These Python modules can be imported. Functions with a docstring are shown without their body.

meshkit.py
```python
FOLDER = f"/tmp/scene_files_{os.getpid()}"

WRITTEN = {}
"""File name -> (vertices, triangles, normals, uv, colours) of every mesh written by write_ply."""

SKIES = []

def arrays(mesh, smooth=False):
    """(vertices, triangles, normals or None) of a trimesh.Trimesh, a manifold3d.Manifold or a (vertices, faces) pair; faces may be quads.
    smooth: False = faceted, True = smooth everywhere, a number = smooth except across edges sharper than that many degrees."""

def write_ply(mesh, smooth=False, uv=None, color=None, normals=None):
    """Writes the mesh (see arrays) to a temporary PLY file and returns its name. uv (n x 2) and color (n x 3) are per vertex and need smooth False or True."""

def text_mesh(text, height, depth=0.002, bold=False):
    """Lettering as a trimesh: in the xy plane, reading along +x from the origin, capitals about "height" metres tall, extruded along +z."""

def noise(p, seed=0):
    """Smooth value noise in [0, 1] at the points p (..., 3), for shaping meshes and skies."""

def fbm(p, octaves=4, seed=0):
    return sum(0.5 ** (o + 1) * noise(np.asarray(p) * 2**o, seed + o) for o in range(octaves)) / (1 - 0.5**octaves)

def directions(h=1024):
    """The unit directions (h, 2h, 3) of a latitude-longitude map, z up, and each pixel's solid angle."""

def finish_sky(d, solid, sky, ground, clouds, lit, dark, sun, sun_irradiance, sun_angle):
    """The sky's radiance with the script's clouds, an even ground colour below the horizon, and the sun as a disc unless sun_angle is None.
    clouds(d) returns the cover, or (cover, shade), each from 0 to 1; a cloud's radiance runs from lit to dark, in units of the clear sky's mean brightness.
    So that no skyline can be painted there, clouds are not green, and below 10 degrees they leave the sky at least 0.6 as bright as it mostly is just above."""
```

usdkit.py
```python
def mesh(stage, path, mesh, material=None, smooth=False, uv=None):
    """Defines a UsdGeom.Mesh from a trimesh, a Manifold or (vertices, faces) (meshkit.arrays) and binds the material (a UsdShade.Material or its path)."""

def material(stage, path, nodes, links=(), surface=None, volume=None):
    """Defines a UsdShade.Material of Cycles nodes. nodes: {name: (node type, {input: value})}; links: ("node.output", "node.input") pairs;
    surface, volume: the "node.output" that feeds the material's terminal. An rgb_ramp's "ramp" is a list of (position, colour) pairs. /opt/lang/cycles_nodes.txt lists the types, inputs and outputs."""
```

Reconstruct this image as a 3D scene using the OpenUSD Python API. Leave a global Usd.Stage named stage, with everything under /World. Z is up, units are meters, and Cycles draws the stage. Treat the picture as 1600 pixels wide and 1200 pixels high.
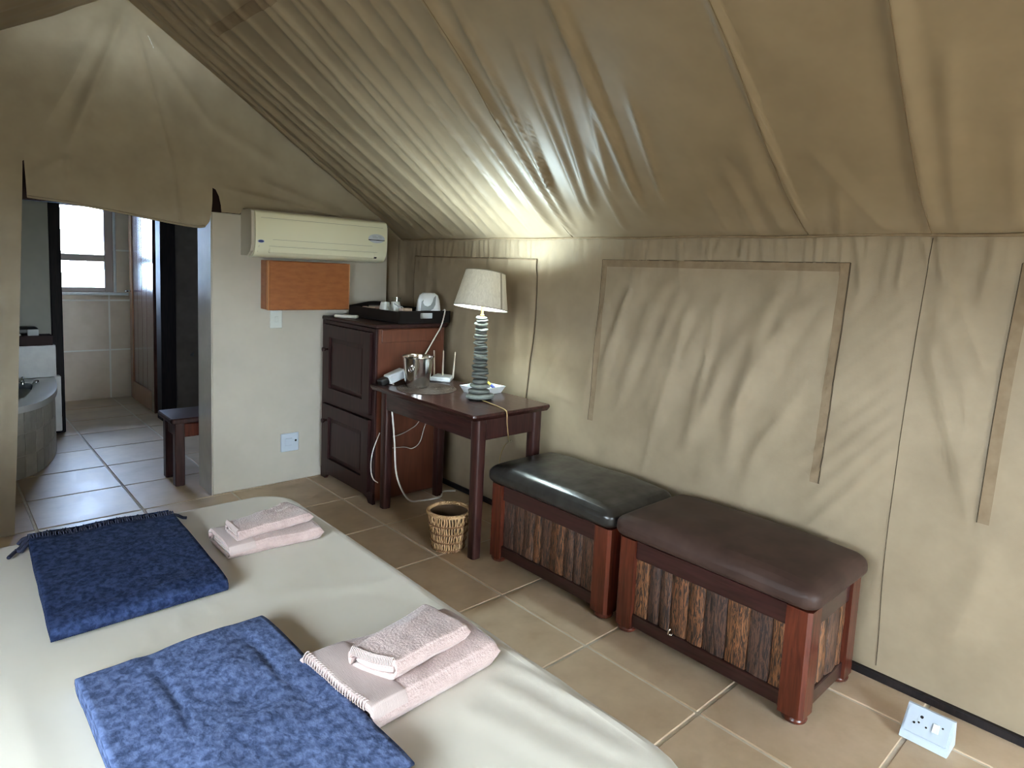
import math
import numpy as np, trimesh, usdkit, meshkit
import manifold3d as m3
import shapely.geometry as sg
from pxr import Usd, UsdGeom, UsdLux, Gf, Sdf

stage = Usd.Stage.CreateInMemory()
UsdGeom.SetStageUpAxis(stage, UsdGeom.Tokens.z)
UsdGeom.SetStageMetersPerUnit(stage, 1.0)
UsdGeom.Xform.Define(stage, '/World')
UsdGeom.Scope.Define(stage, '/World/Looks')
rng = np.random.default_rng(7)

# ------------------------------------------------------------------ camera
FPX, CX, CY = 1004.252, 793.778, 531.674          # focal length and principal point of the 1600 x 1200 picture
cam = UsdGeom.Camera.Define(stage, '/World/camera')
cam.CreateHorizontalApertureAttr(36.0)
cam.CreateVerticalApertureAttr(27.0)
cam.CreateFocalLengthAttr(FPX / 1600 * 36)
cam.CreateHorizontalApertureOffsetAttr((800 - CX) / 1600 * 36)
cam.CreateVerticalApertureOffsetAttr(-(600 - CY) / 1600 * 36)
cam.CreateClippingRangeAttr(Gf.Vec2f(0.05, 500))
cam.CreateExposureAttr(1.2)
R_ = [[0.73976955, 0.03900046, -0.67172910], [-0.67136523, 0.10929767, -0.73302302], [0.04483019, 0.99324367, 0.10703874]]
M4 = np.eye(4); M4[:3, :3] = np.array(R_).T; M4[3, :3] = (0, 0, 1.46349)
cam.AddTransformOp().Set(Gf.Matrix4d(M4.tolist()))

# ------------------------------------------------------------------ light
dome = UsdLux.DomeLight.Define(stage, '/World/sky')
dome.CreateIntensityAttr(5.0); dome.CreateColorAttr(Gf.Vec3f(0.76, 0.90, 1.0))


def rect_light(name, pos, toward, w, h, power, color):
    l = UsdLux.RectLight.Define(stage, '/World/' + name)
    l.CreateWidthAttr(w); l.CreateHeightAttr(h); l.CreateIntensityAttr(power); l.CreateColorAttr(Gf.Vec3f(*color))
    z = -np.array(toward, float); z /= np.linalg.norm(z)
    x = np.cross([0, 0, 1.0], z); x = x / np.linalg.norm(x) if np.linalg.norm(x) > 1e-6 else np.array([1.0, 0, 0])
    y = np.cross(z, x); m = np.eye(4); m[0, :3], m[1, :3], m[2, :3], m[3, :3] = x, y, z, pos
    l.AddTransformOp().Set(Gf.Matrix4d(m.tolist()))


rect_light('daylight_bath_window', (1.15, 7.62, 1.5), (0, -1, -0.05), 0.5, 0.85, 18.0, (0.29, 0.46, 1.0))       # outside the bathroom window

# ------------------------------------------------------------------ helpers
_used = {}


def numbered(parent, name):
    n = _used.get((parent, name), 0); _used[(parent, name)] = n + 1
    return name if n == 0 else f'{name}_{n:03d}'


BASE = {}


def tag(path, label=None, cat=None, group=None, kind=None):
    p = stage.GetPrimAtPath(path)
    for k, v in (('label', label), ('category', cat), ('group', group), ('kind', kind)):
        if v: p.SetCustomDataByKey(k, v)
    return path


def thing(name, base, label=None, cat=None, group=None, kind=None):
    path = '/World/' + numbered('/World', name)
    x = UsdGeom.Xform.Define(stage, path); x.AddTranslateOp().Set(Gf.Vec3d(*map(float, base)))
    BASE[path] = np.array(base, float)
    return tag(path, label, cat, group, kind)


def J(parts):
    if not isinstance(parts, (list, tuple)) or (len(parts) == 2 and isinstance(parts[0], np.ndarray) and not hasattr(parts[0], 'faces')):
        parts = [parts]
    out, n = [[], []], 0
    for p in parts:
        v, f, _ = meshkit.arrays(p); out[0].append(v); out[1].append(f + n); n += len(v)
    return trimesh.Trimesh(np.vstack(out[0]), np.vstack(out[1]), process=False)


def part(parent, name, mesh, mat, smooth=False, label=None, kind=None):
    """a mesh (given in world coordinates) as a child of parent"""
    path = parent + '/' + numbered(parent, name)
    m = J(mesh); top = '/'.join(path.split('/')[:3])
    if top in BASE: m.vertices = m.vertices - BASE[top]
    usdkit.mesh(stage, path, m, MAT[mat], smooth=smooth)
    return tag(path, label, kind=kind)


def single(name, mesh, mat, smooth=False, label=None, cat=None, group=None, kind=None):
    path = '/World/' + numbered('/World', name)
    usdkit.mesh(stage, path, J(mesh), MAT[mat], smooth=smooth)
    return tag(path, label, cat, group, kind)


def hull(pts):
    return m3.Manifold.hull_points(np.asarray(pts, float))


def cbox(x0, x1, y0, y1, z0, z1, c=0.004):
    c = min(c, (x1 - x0) * .45, (y1 - y0) * .45, (z1 - z0) * .45)
    p = []
    for sx in (0, 1):
        for sy in (0, 1):
            for sz in (0, 1):
                X, Y, Z = (x0, x1)[sx], (y0, y1)[sy], (z0, z1)[sz]; dx, dy, dz = (c, -c)[sx], (c, -c)[sy], (c, -c)[sz]
                p += [(X + dx, Y + dy, Z), (X + dx, Y, Z + dz), (X, Y + dy, Z + dz)]
    return hull(p)


def box(x0, x1, y0, y1, z0, z1):
    b = trimesh.creation.box([x1 - x0, y1 - y0, z1 - z0]); b.apply_translation([(x0 + x1) / 2, (y0 + y1) / 2, (z0 + z1) / 2]); return b


_ico = np.array(trimesh.creation.icosphere(2, 1.0).vertices)


def rbox(x0, x1, y0, y1, z0, z1, r, rz=None):
    """box rounded by an ellipsoid of radius r (plan) and rz (height)"""
    rz = rz or r; s = _ico * [r, r, rz]
    return hull(np.vstack([s + [X, Y, Z] for X in (x0 + r, x1 - r) for Y in (y0 + r, y1 - r) for Z in (z0 + rz, z1 - rz)]))


def lathe(profile, n=40, center=(0, 0, 0), sx=1, sy=1):
    pr = np.array(profile, float); a = np.linspace(0, 2 * np.pi, n, endpoint=False)
    v = np.stack([np.outer(pr[:, 0], np.cos(a)) * sx, np.outer(pr[:, 0], np.sin(a)) * sy, np.repeat(pr[:, 1:2], n, 1)], -1).reshape(-1, 3) + center
    f = []
    for i in range(len(pr) - 1):
        for j in range(n):
            k = (j + 1) % n; f.append((i * n + j, i * n + k, (i + 1) * n + k, (i + 1) * n + j))
    return (v, np.array(f))


def smooth_path(pts, n=8):
    """Catmull-Rom through the points"""
    p = np.array(pts, float); q = np.vstack([2 * p[0] - p[1], p, 2 * p[-1] - p[-2]]); out = []
    for i in range(1, len(q) - 2):
        for t in np.linspace(0, 1, n, endpoint=False):
            a, b, c, d = q[i - 1:i + 3]
            out.append(.5 * (2 * b + (c - a) * t + (2 * a - 5 * b + 4 * c - d) * t * t + (3 * b - a - 3 * c + d) * t ** 3))
    return np.array(out + [p[-1]])


def tube(pts, r, n=8, closed=False):
    p = np.array(pts, float); N = len(p); r = np.broadcast_to(r, N)
    t = np.gradient(p, axis=0) if not closed else np.roll(p, -1, 0) - np.roll(p, 1, 0)
    t /= np.maximum(np.linalg.norm(t, axis=1, keepdims=True), 1e-9)
    u = np.cross(t[0], [0, 0, 1.0] if abs(t[0][2]) < .9 else [1.0, 0, 0]); u /= np.linalg.norm(u)
    a = np.linspace(0, 2 * np.pi, n, endpoint=False); V = []
    for i in range(N):
        u = u - t[i] * (u @ t[i]); u /= np.linalg.norm(u); w = np.cross(t[i], u)
        V.append(p[i] + r[i] * (np.outer(np.cos(a), u) + np.outer(np.sin(a), w)))
    V = np.vstack(V); f = []
    for i in range(N if closed else N - 1):
        k = (i + 1) % N
        for j in range(n): f.append((i * n + j, i * n + (j + 1) % n, k * n + (j + 1) % n, k * n + j))
    f = np.array(f); f = np.vstack([f[:, [0, 1, 2]], f[:, [0, 2, 3]]])
    if not closed:
        V = np.vstack([V, p[0], p[-1]]); e = []
        for j in range(n): e += [(len(V) - 2, (j + 1) % n, j), (len(V) - 1, (N - 1) * n + j, (N - 1) * n + (j + 1) % n)]
        f = np.vstack([f, e])
    return (V, f)


def extrude(poly, h, z0=0.0):
    g = getattr(poly, 'geoms', [poly]); ms = []
    for p in g:
        if p.area > 1e-8:
            m = trimesh.creation.extrude_polygon(p, h, engine='earcut'); m.apply_translation([0, 0, z0]); ms.append(m)
    return J(ms)


def mapped(m, fn):
    v, f, _ = meshkit.arrays(m); return (fn(v), f)


def grid(us, vs, fn):
    U, V = np.meshgrid(us, vs, indexing='ij'); P = fn(U.ravel(), V.ravel()); n, m = U.shape
    i = np.arange(n * m).reshape(n, m)
    f = np.stack([i[:-1, :-1], i[1:, :-1], i[1:, 1:], i[:-1, 1:]], -1).reshape(-1, 4)
    return (P, f)


def polysheet(poly, size, fn):
    """a polygon cut into small triangles and carried into space by fn(points n x 2)"""
    v, f = trimesh.creation.triangulate_polygon(sg.Polygon(poly) if not isinstance(poly, sg.Polygon) else poly, engine='earcut')
    v3 = np.column_stack([v, np.zeros(len(v))])
    v3, f = trimesh.remesh.subdivide_to_size(v3, f, size, max_iter=12)
    t = trimesh.Trimesh(v3, f, process=True); t.merge_vertices()
    return (fn(np.array(t.vertices)[:, :2]), np.array(t.faces))


def ridges(P, segs):
    """sum of long soft folds; each (a, b, width, height, sharpness)"""
    out = np.zeros(len(P))
    for a, b, w, h, sharp in segs:
        a, b = np.array(a, float), np.array(b, float); d = b - a; L = np.linalg.norm(d); d /= L
        q = P - a; s = q @ d; n = q[:, 0] * d[1] - q[:, 1] * d[0]
        env = np.clip(s / (.22 * L) + .15, 0, 1) * np.clip((L - s) / (.3 * L) + .15, 0, 1); env = env * env * (3 - 2 * env)
        r = np.abs(n) / w
        out += h * env * ((1 - sharp) * np.exp(-r * r) + sharp * np.exp(-r * 1.4))
    return out


# ------------------------------------------------------------------ materials
MAT = {}


def mat(name, col, rough=.5, col2=None, scale=10., stretch=(1, 1, 1), detail=4., bump=0., bscale=None, bstretch=None, dist=.002, metallic=0., coat=0., spec=.5,
        lo=.35, hi=.65, emit=None, transl=0., sheen=0., trans=0., rvar=0., distort=0., ior=1.5):
    n = {'p': ('principled_bsdf', dict(base_color=col, roughness=rough, metallic=metallic, coat_weight=coat, coat_roughness=.12, specular_ior_level=spec, transmission_weight=trans, ior=ior)),
         'g': ('geometry', {})}
    L = []
    if sheen: n['p'][1].update(sheen_weight=sheen, sheen_roughness=.4)
    if emit: n['p'][1].update(emission_color=emit[0], emission_strength=emit[1])
    if col2 is not None or rvar:
        n['m'] = ('mapping', dict(scale=stretch)); n['n'] = ('noise_texture', dict(scale=scale, detail=detail, roughness=.6, distortion=distort))
        L += [('g.position', 'm.vector'), ('m.vector', 'n.vector')]
        if col2 is not None:
            n['r'] = ('rgb_ramp', dict(ramp=[(lo, col), (hi, col2)])); L += [('n.fac', 'r.fac'), ('r.color', 'p.base_color')]
        if rvar:
            n['q'] = ('map_range', dict(from_min=.3, from_max=.7, to_min=rough - rvar, to_max=rough + rvar)); L += [('n.fac', 'q.value'), ('q.result', 'p.roughness')]
    if bump:
        n['bm'] = ('mapping', dict(scale=bstretch or stretch)); n['bn'] = ('noise_texture', dict(scale=bscale or scale * 4, detail=3.))
        n['b'] = ('bump', dict(strength=bump, distance=dist))
        L += [('g.position', 'bm.vector'), ('bm.vector', 'bn.vector'), ('bn.fac', 'b.height'), ('b.normal', 'p.normal')]
    surf = 'p.BSDF'
    if transl:
        n['t'] = ('translucent_bsdf', dict(color=col)); n['x'] = ('mix_closure', dict(fac=transl)); L += [('p.BSDF', 'x.closure1'), ('t.BSDF', 'x.closure2')]
        if col2 is not None: L.append(('r.color', 't.color'))
        surf = 'x.closure'
    MAT[name] = usdkit.material(stage, '/World/Looks/' + name, n, L, surface=surf)


CANV = (.255, .194, .126); CANV2 = (.31, .238, .157)
mat('canvas', CANV, .62, CANV2, 6, bump=.25, bscale=420, dist=.0015, spec=.35, transl=.06, lo=.3, hi=.7)
mat('canvas_gable', (.30, .245, .175), .62, (.36, .30, .215), 6, bump=.25, bscale=420, dist=.0015, spec=.35, transl=.06, lo=.3, hi=.7)
mat('canvas_roof', CANV, .5, CANV2, 5, bump=.2, bscale=420, dist=.0015, spec=.45, transl=.05, lo=.3, hi=.7)
mat('canvas_tape', (.20, .142, .088), .85, (.235, .17, .108), 20, spec=.12, bump=.2, bscale=500, dist=.001)
mat('stitch', (.070, .052, .034), .85, spec=.1)
mat('plaster', (.45, .41, .345), .55, (.50, .455, .385), 3, bump=.12, bscale=60, dist=.002, spec=.4)
mat('plaster_end', (.40, .37, .32), .32, (.46, .43, .37), 8, bump=.25, bscale=50, dist=.003, spec=.5)
mat('plaster_bath', (.40, .40, .35), .6, (.46, .46, .40), 4, bump=.1, bscale=60, dist=.002)
mat('brown_wall', (.075, .060, .050), .5, (.11, .09, .075), 7, bump=.1, bscale=40, dist=.002)
for k, (a, b) in enumerate([((.48, 0.349, 0.231), (.59, 0.446, 0.304)), ((.50, 0.369, 0.244), (.62, 0.470, 0.326)), ((.46, 0.335, 0.217), (.57, 0.427, 0.287)), ((.49, 0.359, 0.235), (.59, 0.441, 0.309))]):
    mat(f'floor_tile_{k}', a, .40, b, 5.5, detail=6, bump=.10, bscale=14, dist=.004, spec=.30, rvar=.06)
mat('grout', (.68, .60, .49), .85, (.58, .51, .41), 20)
for k, (a, b) in enumerate([((.66, .53, .40), (.74, .61, .47)), ((.68, .55, .42), (.76, .63, .50)), ((.64, .51, .38), (.73, .595, .455))]):
    mat(f'wall_tile_{k}', a, .35, b, 5, detail=5, spec=.5)
mat('wall_grout', (.85, .80, .72), .8)
for k, c in enumerate([(.37, .36, .335), (.42, .41, .38), (.34, .33, .305)]):
    mat(f'tub_tile_{k}', c, .35, tuple(x * 1.15 for x in c), 18)
mat('tub_grout', (.46, .455, .43), .7)
mat('tub_white', (.70, .72, .74), .2, spec=.6)
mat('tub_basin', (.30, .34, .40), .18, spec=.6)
mat('white_tile', (.68, .69, .69), .3, (.74, .75, .74), 20)
WD, WD2 = (.020, .0065, .0065), (.045, .015, .012)
mat('dark_wood', WD, .34, WD2, 6, (9, 9, .9), detail=6, bump=.08, dist=.001, coat=.12, spec=.3, distort=.6)
mat('dark_wood_h', WD, .24, WD2, 6, (9, .9, 9), detail=6, bump=.06, dist=.001, coat=.25, spec=.35, distort=.6)
mat('cabinet_wood', (.018, .0065, .007), .42, (.034, .012, .011), 6, (9, 9, .9), detail=6, coat=.03, spec=.22, bump=.06, dist=.001)
mat('cabinet_side_wood', (.085, .024, .012), .38, (.12, .036, .018), 5, (6, 6, .8), detail=6, coat=.15)
mat('red_wood', (.050, .010, .006), .26, (.105, .023, .011), 6, (10, 10, .8), detail=6, coat=.22, spec=.35, bump=.05, dist=.001, distort=.5)
mat('red_wood_dark', (.017, .0045, .005), .26, (.032, .008, .008), 6, (10, .8, 10), detail=6, coat=.4, bump=.05, dist=.001)
for k, (a, b) in enumerate([((.018, .010, .008), (.20, .080, .034)), ((.016, .010, .010), (.13, .060, .034)), ((.024, .011, .008), (.24, .10, .04)), ((.015, .010, .010), (.10, .048, .032))]):
    mat(f'bark_{k}', a, .5, b, 7, (14, 14, 1.6), detail=6, bump=.7, bscale=7, bstretch=(14, 14, 1.8), dist=.006, lo=.44, hi=.58, coat=.15, distort=2.2)
mat('leather_black', (.016, .015, .014), .30, (.024, .022, .020), 8, bump=.12, bscale=260, dist=.001, spec=.6, rvar=.05)
mat('leather_brown', (.034, .018, .014), .5, (.058, .032, .025), 9, bump=.3, bscale=200, dist=.001, spec=.25, detail=6)
mat('sheet', (.595, .548, .465), .75, (.625, .578, .495), 3, bump=.08, bscale=300, dist=.001, sheen=.15)
mat('bed_base', (.10, .06, .04), .6)
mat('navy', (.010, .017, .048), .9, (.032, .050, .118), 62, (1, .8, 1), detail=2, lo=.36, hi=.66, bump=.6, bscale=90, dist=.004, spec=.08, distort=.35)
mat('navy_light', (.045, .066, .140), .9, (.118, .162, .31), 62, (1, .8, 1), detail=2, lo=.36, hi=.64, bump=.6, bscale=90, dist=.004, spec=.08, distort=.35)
mat('navy_fringe', (.022, .026, .055), .9)
mat('towel', (.43, .315, .29), .95, (.49, .365, .34), 40, bump=.7, bscale=170, dist=.004, sheen=.4)
mat('towel_band', (.43, .34, .315), .8, bump=.35, bscale=60, bstretch=(14, 1, 1), dist=.0015, sheen=.2)
mat('towel_inside', (.30, .22, .20), .95)
mat('ac_white', (.82, .81, .63), .28, spec=.5)
mat('ac_side', (.50, .46, .38), .4)
mat('ac_line', (.50, .50, .40), .5)
mat('badge_blue', (.03, .05, .20), .3)
mat('badge_pale', (.55, .60, .66), .3)
mat('badge_grey', (.38, .42, .46), .4)
mat('near_black', (.008, .008, .009), .4)
mat('box_wood', (.28, .085, .022), .36, (.35, .115, .032), 5, (3, 3, 9), detail=5, coat=.2)
mat('box_wood_edge', (.55, .24, .09), .4)
mat('white_plastic', (.70, .73, .75), .32)
mat('socket_plastic', (.47, .53, .61), .35)
mat('offwhite_plastic', (.66, .62, .55), .4)
mat('warm_white', (.62, .55, .46), .5)
mat('grey_plastic', (.20, .22, .22), .35)
mat('china', (.62, .65, .62), .2, spec=.6)
mat('steel', (.72, .70, .68), .13, metallic=1.)
mat('chrome', (.8, .8, .82), .08, metallic=1.)
mat('hook_metal', (.35, .36, .38), .25, metallic=1.)
mat('tray_black', (.008, .006, .006), .55, spec=.2)
mat('mat_weave', (.035, .020, .014), .7, (.07, .045, .03), 60, bump=.5, bscale=200, dist=.002)
for k, (a, b) in enumerate([((.085, .095, .090), (.14, .15, .14)), ((.055, .06, .058), (.10, .108, .10)), ((.13, .145, .135), (.19, .205, .19))]):
    mat(f'stone_{k}', a, .55, b, 25, detail=5, bump=.1, bscale=120, dist=.001)
mat('brass', (.50, .36, .17), .35, metallic=.7)
mat('shade', (.52, .47, .39), .8, (.62, .57, .48), 14, (7, 7, 1), detail=4, transl=.06, bump=.3, bscale=40, dist=.001, distort=1.0)
mat('shade_seam', (.26, .23, .18), .85)
mat('bulb', (.9, .9, .9), .4, emit=((.70, .92, 1.0), 420.0))
mat('wicker_light', (.46, .27, .13), .55, (.58, .37, .19), 30, bump=.3, bscale=200, dist=.001)
mat('wicker_dark', (.22, .105, .045), .6, (.30, .15, .065), 30)
mat('wicker_inner', (.085, .045, .02), .8)
mat('cable_white', (.66, .63, .58), .45)
mat('cable_grey', (.36, .33, .29), .5)
mat('orange_plastic', (.75, .16, .03), .4)
mat('yellow_plastic', (.65, .58, .08), .4)
mat('blue_plastic', (.05, .07, .30), .4)
mat('frame_dark', (.010, .008, .009), .6, (.018, .013, .013), 8, (8, 8, 1), spec=.2)
mat('door_wood', (.055, .022, .016), .22, (.10, .045, .03), 7, (9, 9, .8), detail=6, coat=.6, bump=.15, dist=.002)
mat('door_edge_wood', (.24, .11, .05), .3, (.32, .16, .08), 7, (9, 9, .9), coat=.3)
mat('window_frame', (.42, .34, .30), .4)
mat('beam_wood', (.035, .014, .012), .7)
mat('grass', (.16, .30, .07), .9, (.22, .38, .10), 2)
mat('earth', (.10, .085, .05), .9, (.14, .12, .07), 3)
mat('outside_fly', (.16, .15, .10), .9)
mat('card', (.62, .66, .68), .6)
mat('wood_beige', (.55, .42, .33), .6)
MAT['pane'] = usdkit.material(stage, '/World/Looks/pane', {'t': ('transparent_bsdf', dict(color=(.95, .97, .96))), 'gl': ('glossy_bsdf', dict(color=(1, 1, 1), roughness=.02)), 'f': ('fresnel', dict(IOR=1.45)), 'x': ('mix_closure', {})},
                              [('f.fac', 'x.fac'), ('t.BSDF', 'x.closure1'), ('gl.BSDF', 'x.closure2')], surface='x.closure')
MAT['glass'] = usdkit.material(stage, '/World/Looks/glass', {'t': ('transparent_bsdf', dict(color=(.90, .93, .90))), 'gl': ('glossy_bsdf', dict(color=(1, 1, 1), roughness=.05)), 'x': ('mix_closure', dict(fac=.12))},
                               [('t.BSDF', 'x.closure1'), ('gl.BSDF', 'x.closure2')], surface='x.closure')

# ================================================================== THE SETTING
XW, YF, ZE, SL = 2.613, 4.04, 1.655, .652          # right canvas wall, far wall, eave height, roof slope
XR = .83; ZR = ZE + SL * (XW - XR); XL = 2 * XR - XW   # ridge; left canvas wall
GX, GY, TS = 1.8968, 3.5304, .5                    # tile grid

# floor: every tile its own part over a bed of grout
fl = thing('floor', (0, 0, 0), 'large beige brown ceramic floor tiles with pale grout', kind='structure')
part(fl, 'grout', box(-1.0, XW, -2.4, 7.5, -.08, -.0035), 'grout')
g = .0058
for i in range(-6, 2):
    for j in range(-12, 8):
        x0, x1 = max(GX + i * TS, -1.0) + g, min(GX + (i + 1) * TS, XW) - g
        y0, y1 = max(GY + j * TS, -2.4) + g, min(GY + (j + 1) * TS, 7.5) - g
        if x1 - x0 > .03 and y1 - y0 > .03:
            part(fl, 'tile', cbox(x0, x1, y0, y1, -.02, rng.uniform(-.0006, .0006), .003), f'floor_tile_{rng.integers(4)}')

# ---- right canvas wall
y_e = np.arange(-2.2, 4.2, .052)
_er = np.random.default_rng(3)
EAVE = [((y + _er.uniform(-.02, .02), 1.67), (y + _er.uniform(-.03, .05), _er.uniform(1.40, 1.56)), .011, _er.uniform(.002, .0075), .3) for y in y_e]
WALL = []
for k in range(16):                                        # slanting folds across the middle window flap
    y = .98 + 1.12 * k / 15 + _er.uniform(-.03, .03)
    WALL.append(((y, 1.50 + _er.uniform(-.1, .05)), (y + _er.uniform(.10, .34), .72 + _er.uniform(-.35, .25)), _er.uniform(.018, .045), _er.uniform(.005, .013), .25))
for a, b, w, h in [((1.10, 1.42), (1.42, .80), .035, .016), ((1.30, 1.35), (1.62, .62), .04, .015), ((1.02, 1.15), (1.30, .65), .03, .014), ((1.95, 1.42), (2.12, .95), .02, .013),
                   ((1.22, 1.45), (1.16, 1.18), .008, .007), ((2.10, 1.35), (2.06, 1.05), .012, .01), ((1.6, 1.4), (1.85, .7), .035, .012)]:
    WALL.append((a, b, w, h, .2))
for k in range(11):                                        # fans pulling from the wall seam
    t = k / 10
    WALL.append(((.70, 1.60 - .75 * t), (.98 + .12 * math.sin(3 * t), 1.22 - .85 * t), .016 + .012 * _er.random(), _er.uniform(.004, .012), .2))
    if k < 8: WALL.append(((.68, 1.62 - .5 * t), (.47, 1.15 - .75 * t), .014 + .012 * _er.random(), _er.uniform(.003, .009), .2))
for k in range(9):                                         # soft vertical rolls near the foot of the wall
    y = .1 + 2.2 * k / 8 + _er.uniform(-.08, .08); WALL.append(((y, .75), (y + .12, .15), .05, _er.uniform(.003, .009), 0))
for k in range(10):                                        # far flap
    y = 2.65 + 1.2 * k / 9; WALL.append(((y, 1.5), (y + _er.uniform(.0, .15), .8), .03, _er.uniform(.003, .008), .1))
WALL += [((2.45, 1.35), (2.50, .7), .05, .010, 0), ((2.28, .98), (2.45, .76), .012, .007, .3), ((2.52, .80), (2.25, .76), .012, .006, .3), ((2.60, .72), (2.40, .70), .02, .006, .3), ((2.35, 1.15), (2.55, .80), .015, .006, .2)]


def wall_in(P):
    y, z = P[:, 0], P[:, 1]
    d = 1.7 * ridges(P, EAVE) + ridges(P, WALL)
    d += .016 * np.sin(np.pi * np.clip(z / ZE, 0, 1)) * (meshkit.noise(np.stack([y * 1.1, z * 1.6, 0 * y], 1), 4) - .4)
    d += .009 * (meshkit.fbm(np.stack([y * 7 + z * 4, z * 3.2, 0 * y], 1), 4, 9) - .5)
    near = np.clip((z - .02) / .12, 0, 1) * np.clip((ZE - z) / .02 + .25, 0, 1)
    return d * near + .012 * np.clip(1 - z / .25, 0, 1) ** 2 + np.clip((y - 3.98) / .06, 0, 1) ** 2 * .02


def onwall(off):
    return lambda P: np.stack([XW - wall_in(P) - off, P[:, 0], P[:, 1]], 1)


wr = thing('wall_right', (XW, 1.0, 0), 'khaki canvas side wall of the tent with closed window flaps', kind='structure')
ys = np.concatenate([np.arange(-2.35, .2, .06), np.arange(.2, 4.3, .0125)])
part(wr, 'canvas', grid(ys, np.linspace(0, ZE, 110), lambda u, v: onwall(0)(np.stack([u, v], 1))), 'canvas', True)
part(wr, 'canvas_backing', box(XW + .015, XW + .02, -2.4, 6.2, -.05, ZE + .03), 'outside_fly')


def strip(poly, off, size=.02): return polysheet(poly, size, onwall(off))


def wline(pts, r, off): q = smooth_path(pts, 14); return tube(onwall(off)(q), r, 6)


flaps = [  # (top-left, top-right, left edge points, right edge points) in (y, z); larger y is left in the picture
    ([(2.627, 1.538), (3.86, 1.540)], [(2.627, 1.538), (2.618, 1.19), (2.650, .90), (2.670, .70)], [(3.86, 1.54), (3.86, .72)]),
    ([(.946, 1.552), (2.149, 1.543)], [(.946, 1.552), (.957, 1.185), (.982, .68)], [(2.149, 1.543), (2.154, 1.163), (2.184, .695)]),
    ([(-.75, 1.562), (.428, 1.562)], [(-.75, 1.562), (-.75, .69)], [(.428, 1.562), (.448, 1.166), (.461, .692)]),
]
for top, right, left in flaps:
    r_, l_ = smooth_path(right, 6), smooth_path(left, 6)
    poly = np.vstack([r_, l_[::-1]])
    fp = part(wr, 'window_flap', strip(poly, .004, .022), 'canvas', True)
    w = .034 if top[1][0] < 2.5 else .008
    inn_r, inn_l = r_ + [w, 0], l_ - [w, 0]
    part(fp, 'hem_tape', strip(np.vstack([r_, inn_r[::-1]]), .0065), 'canvas_tape', True)
    part(fp, 'hem_tape', strip(np.vstack([l_, inn_l[::-1]]), .0065), 'canvas_tape', True)
    part(fp, 'hem_tape', strip([top[0], top[1], (top[1][0], top[1][1] - w), (top[0][0], top[0][1] - w)], .0068), 'canvas_tape', True)
    part(fp, 'zip', wline(right, .0028, .005), 'stitch', True)
    part(fp, 'zip', wline(left, .0022, .005), 'stitch', True)
    part(fp, 'zip', wline(top, .0018, .005), 'stitch', True)
part(wr, 'seam', wline([(.686, 1.644), (.71, 1.124), (.724, .496), (.711, .05)], .0014, .001), 'stitch', True)
part(wr, 'eave_piping', tube([(XW - .006, y, ZE + .003 * math.sin(y * 9)) for y in np.arange(-2.3, 4.1, .05)], .006, 8), 'canvas_tape', True)
single('baseboard_right', cbox(2.585, XW, -2.3, 4.0, 0, .03), 'frame_dark', label='thin dark wooden strip along the foot of the canvas wall', kind='structure')

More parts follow.
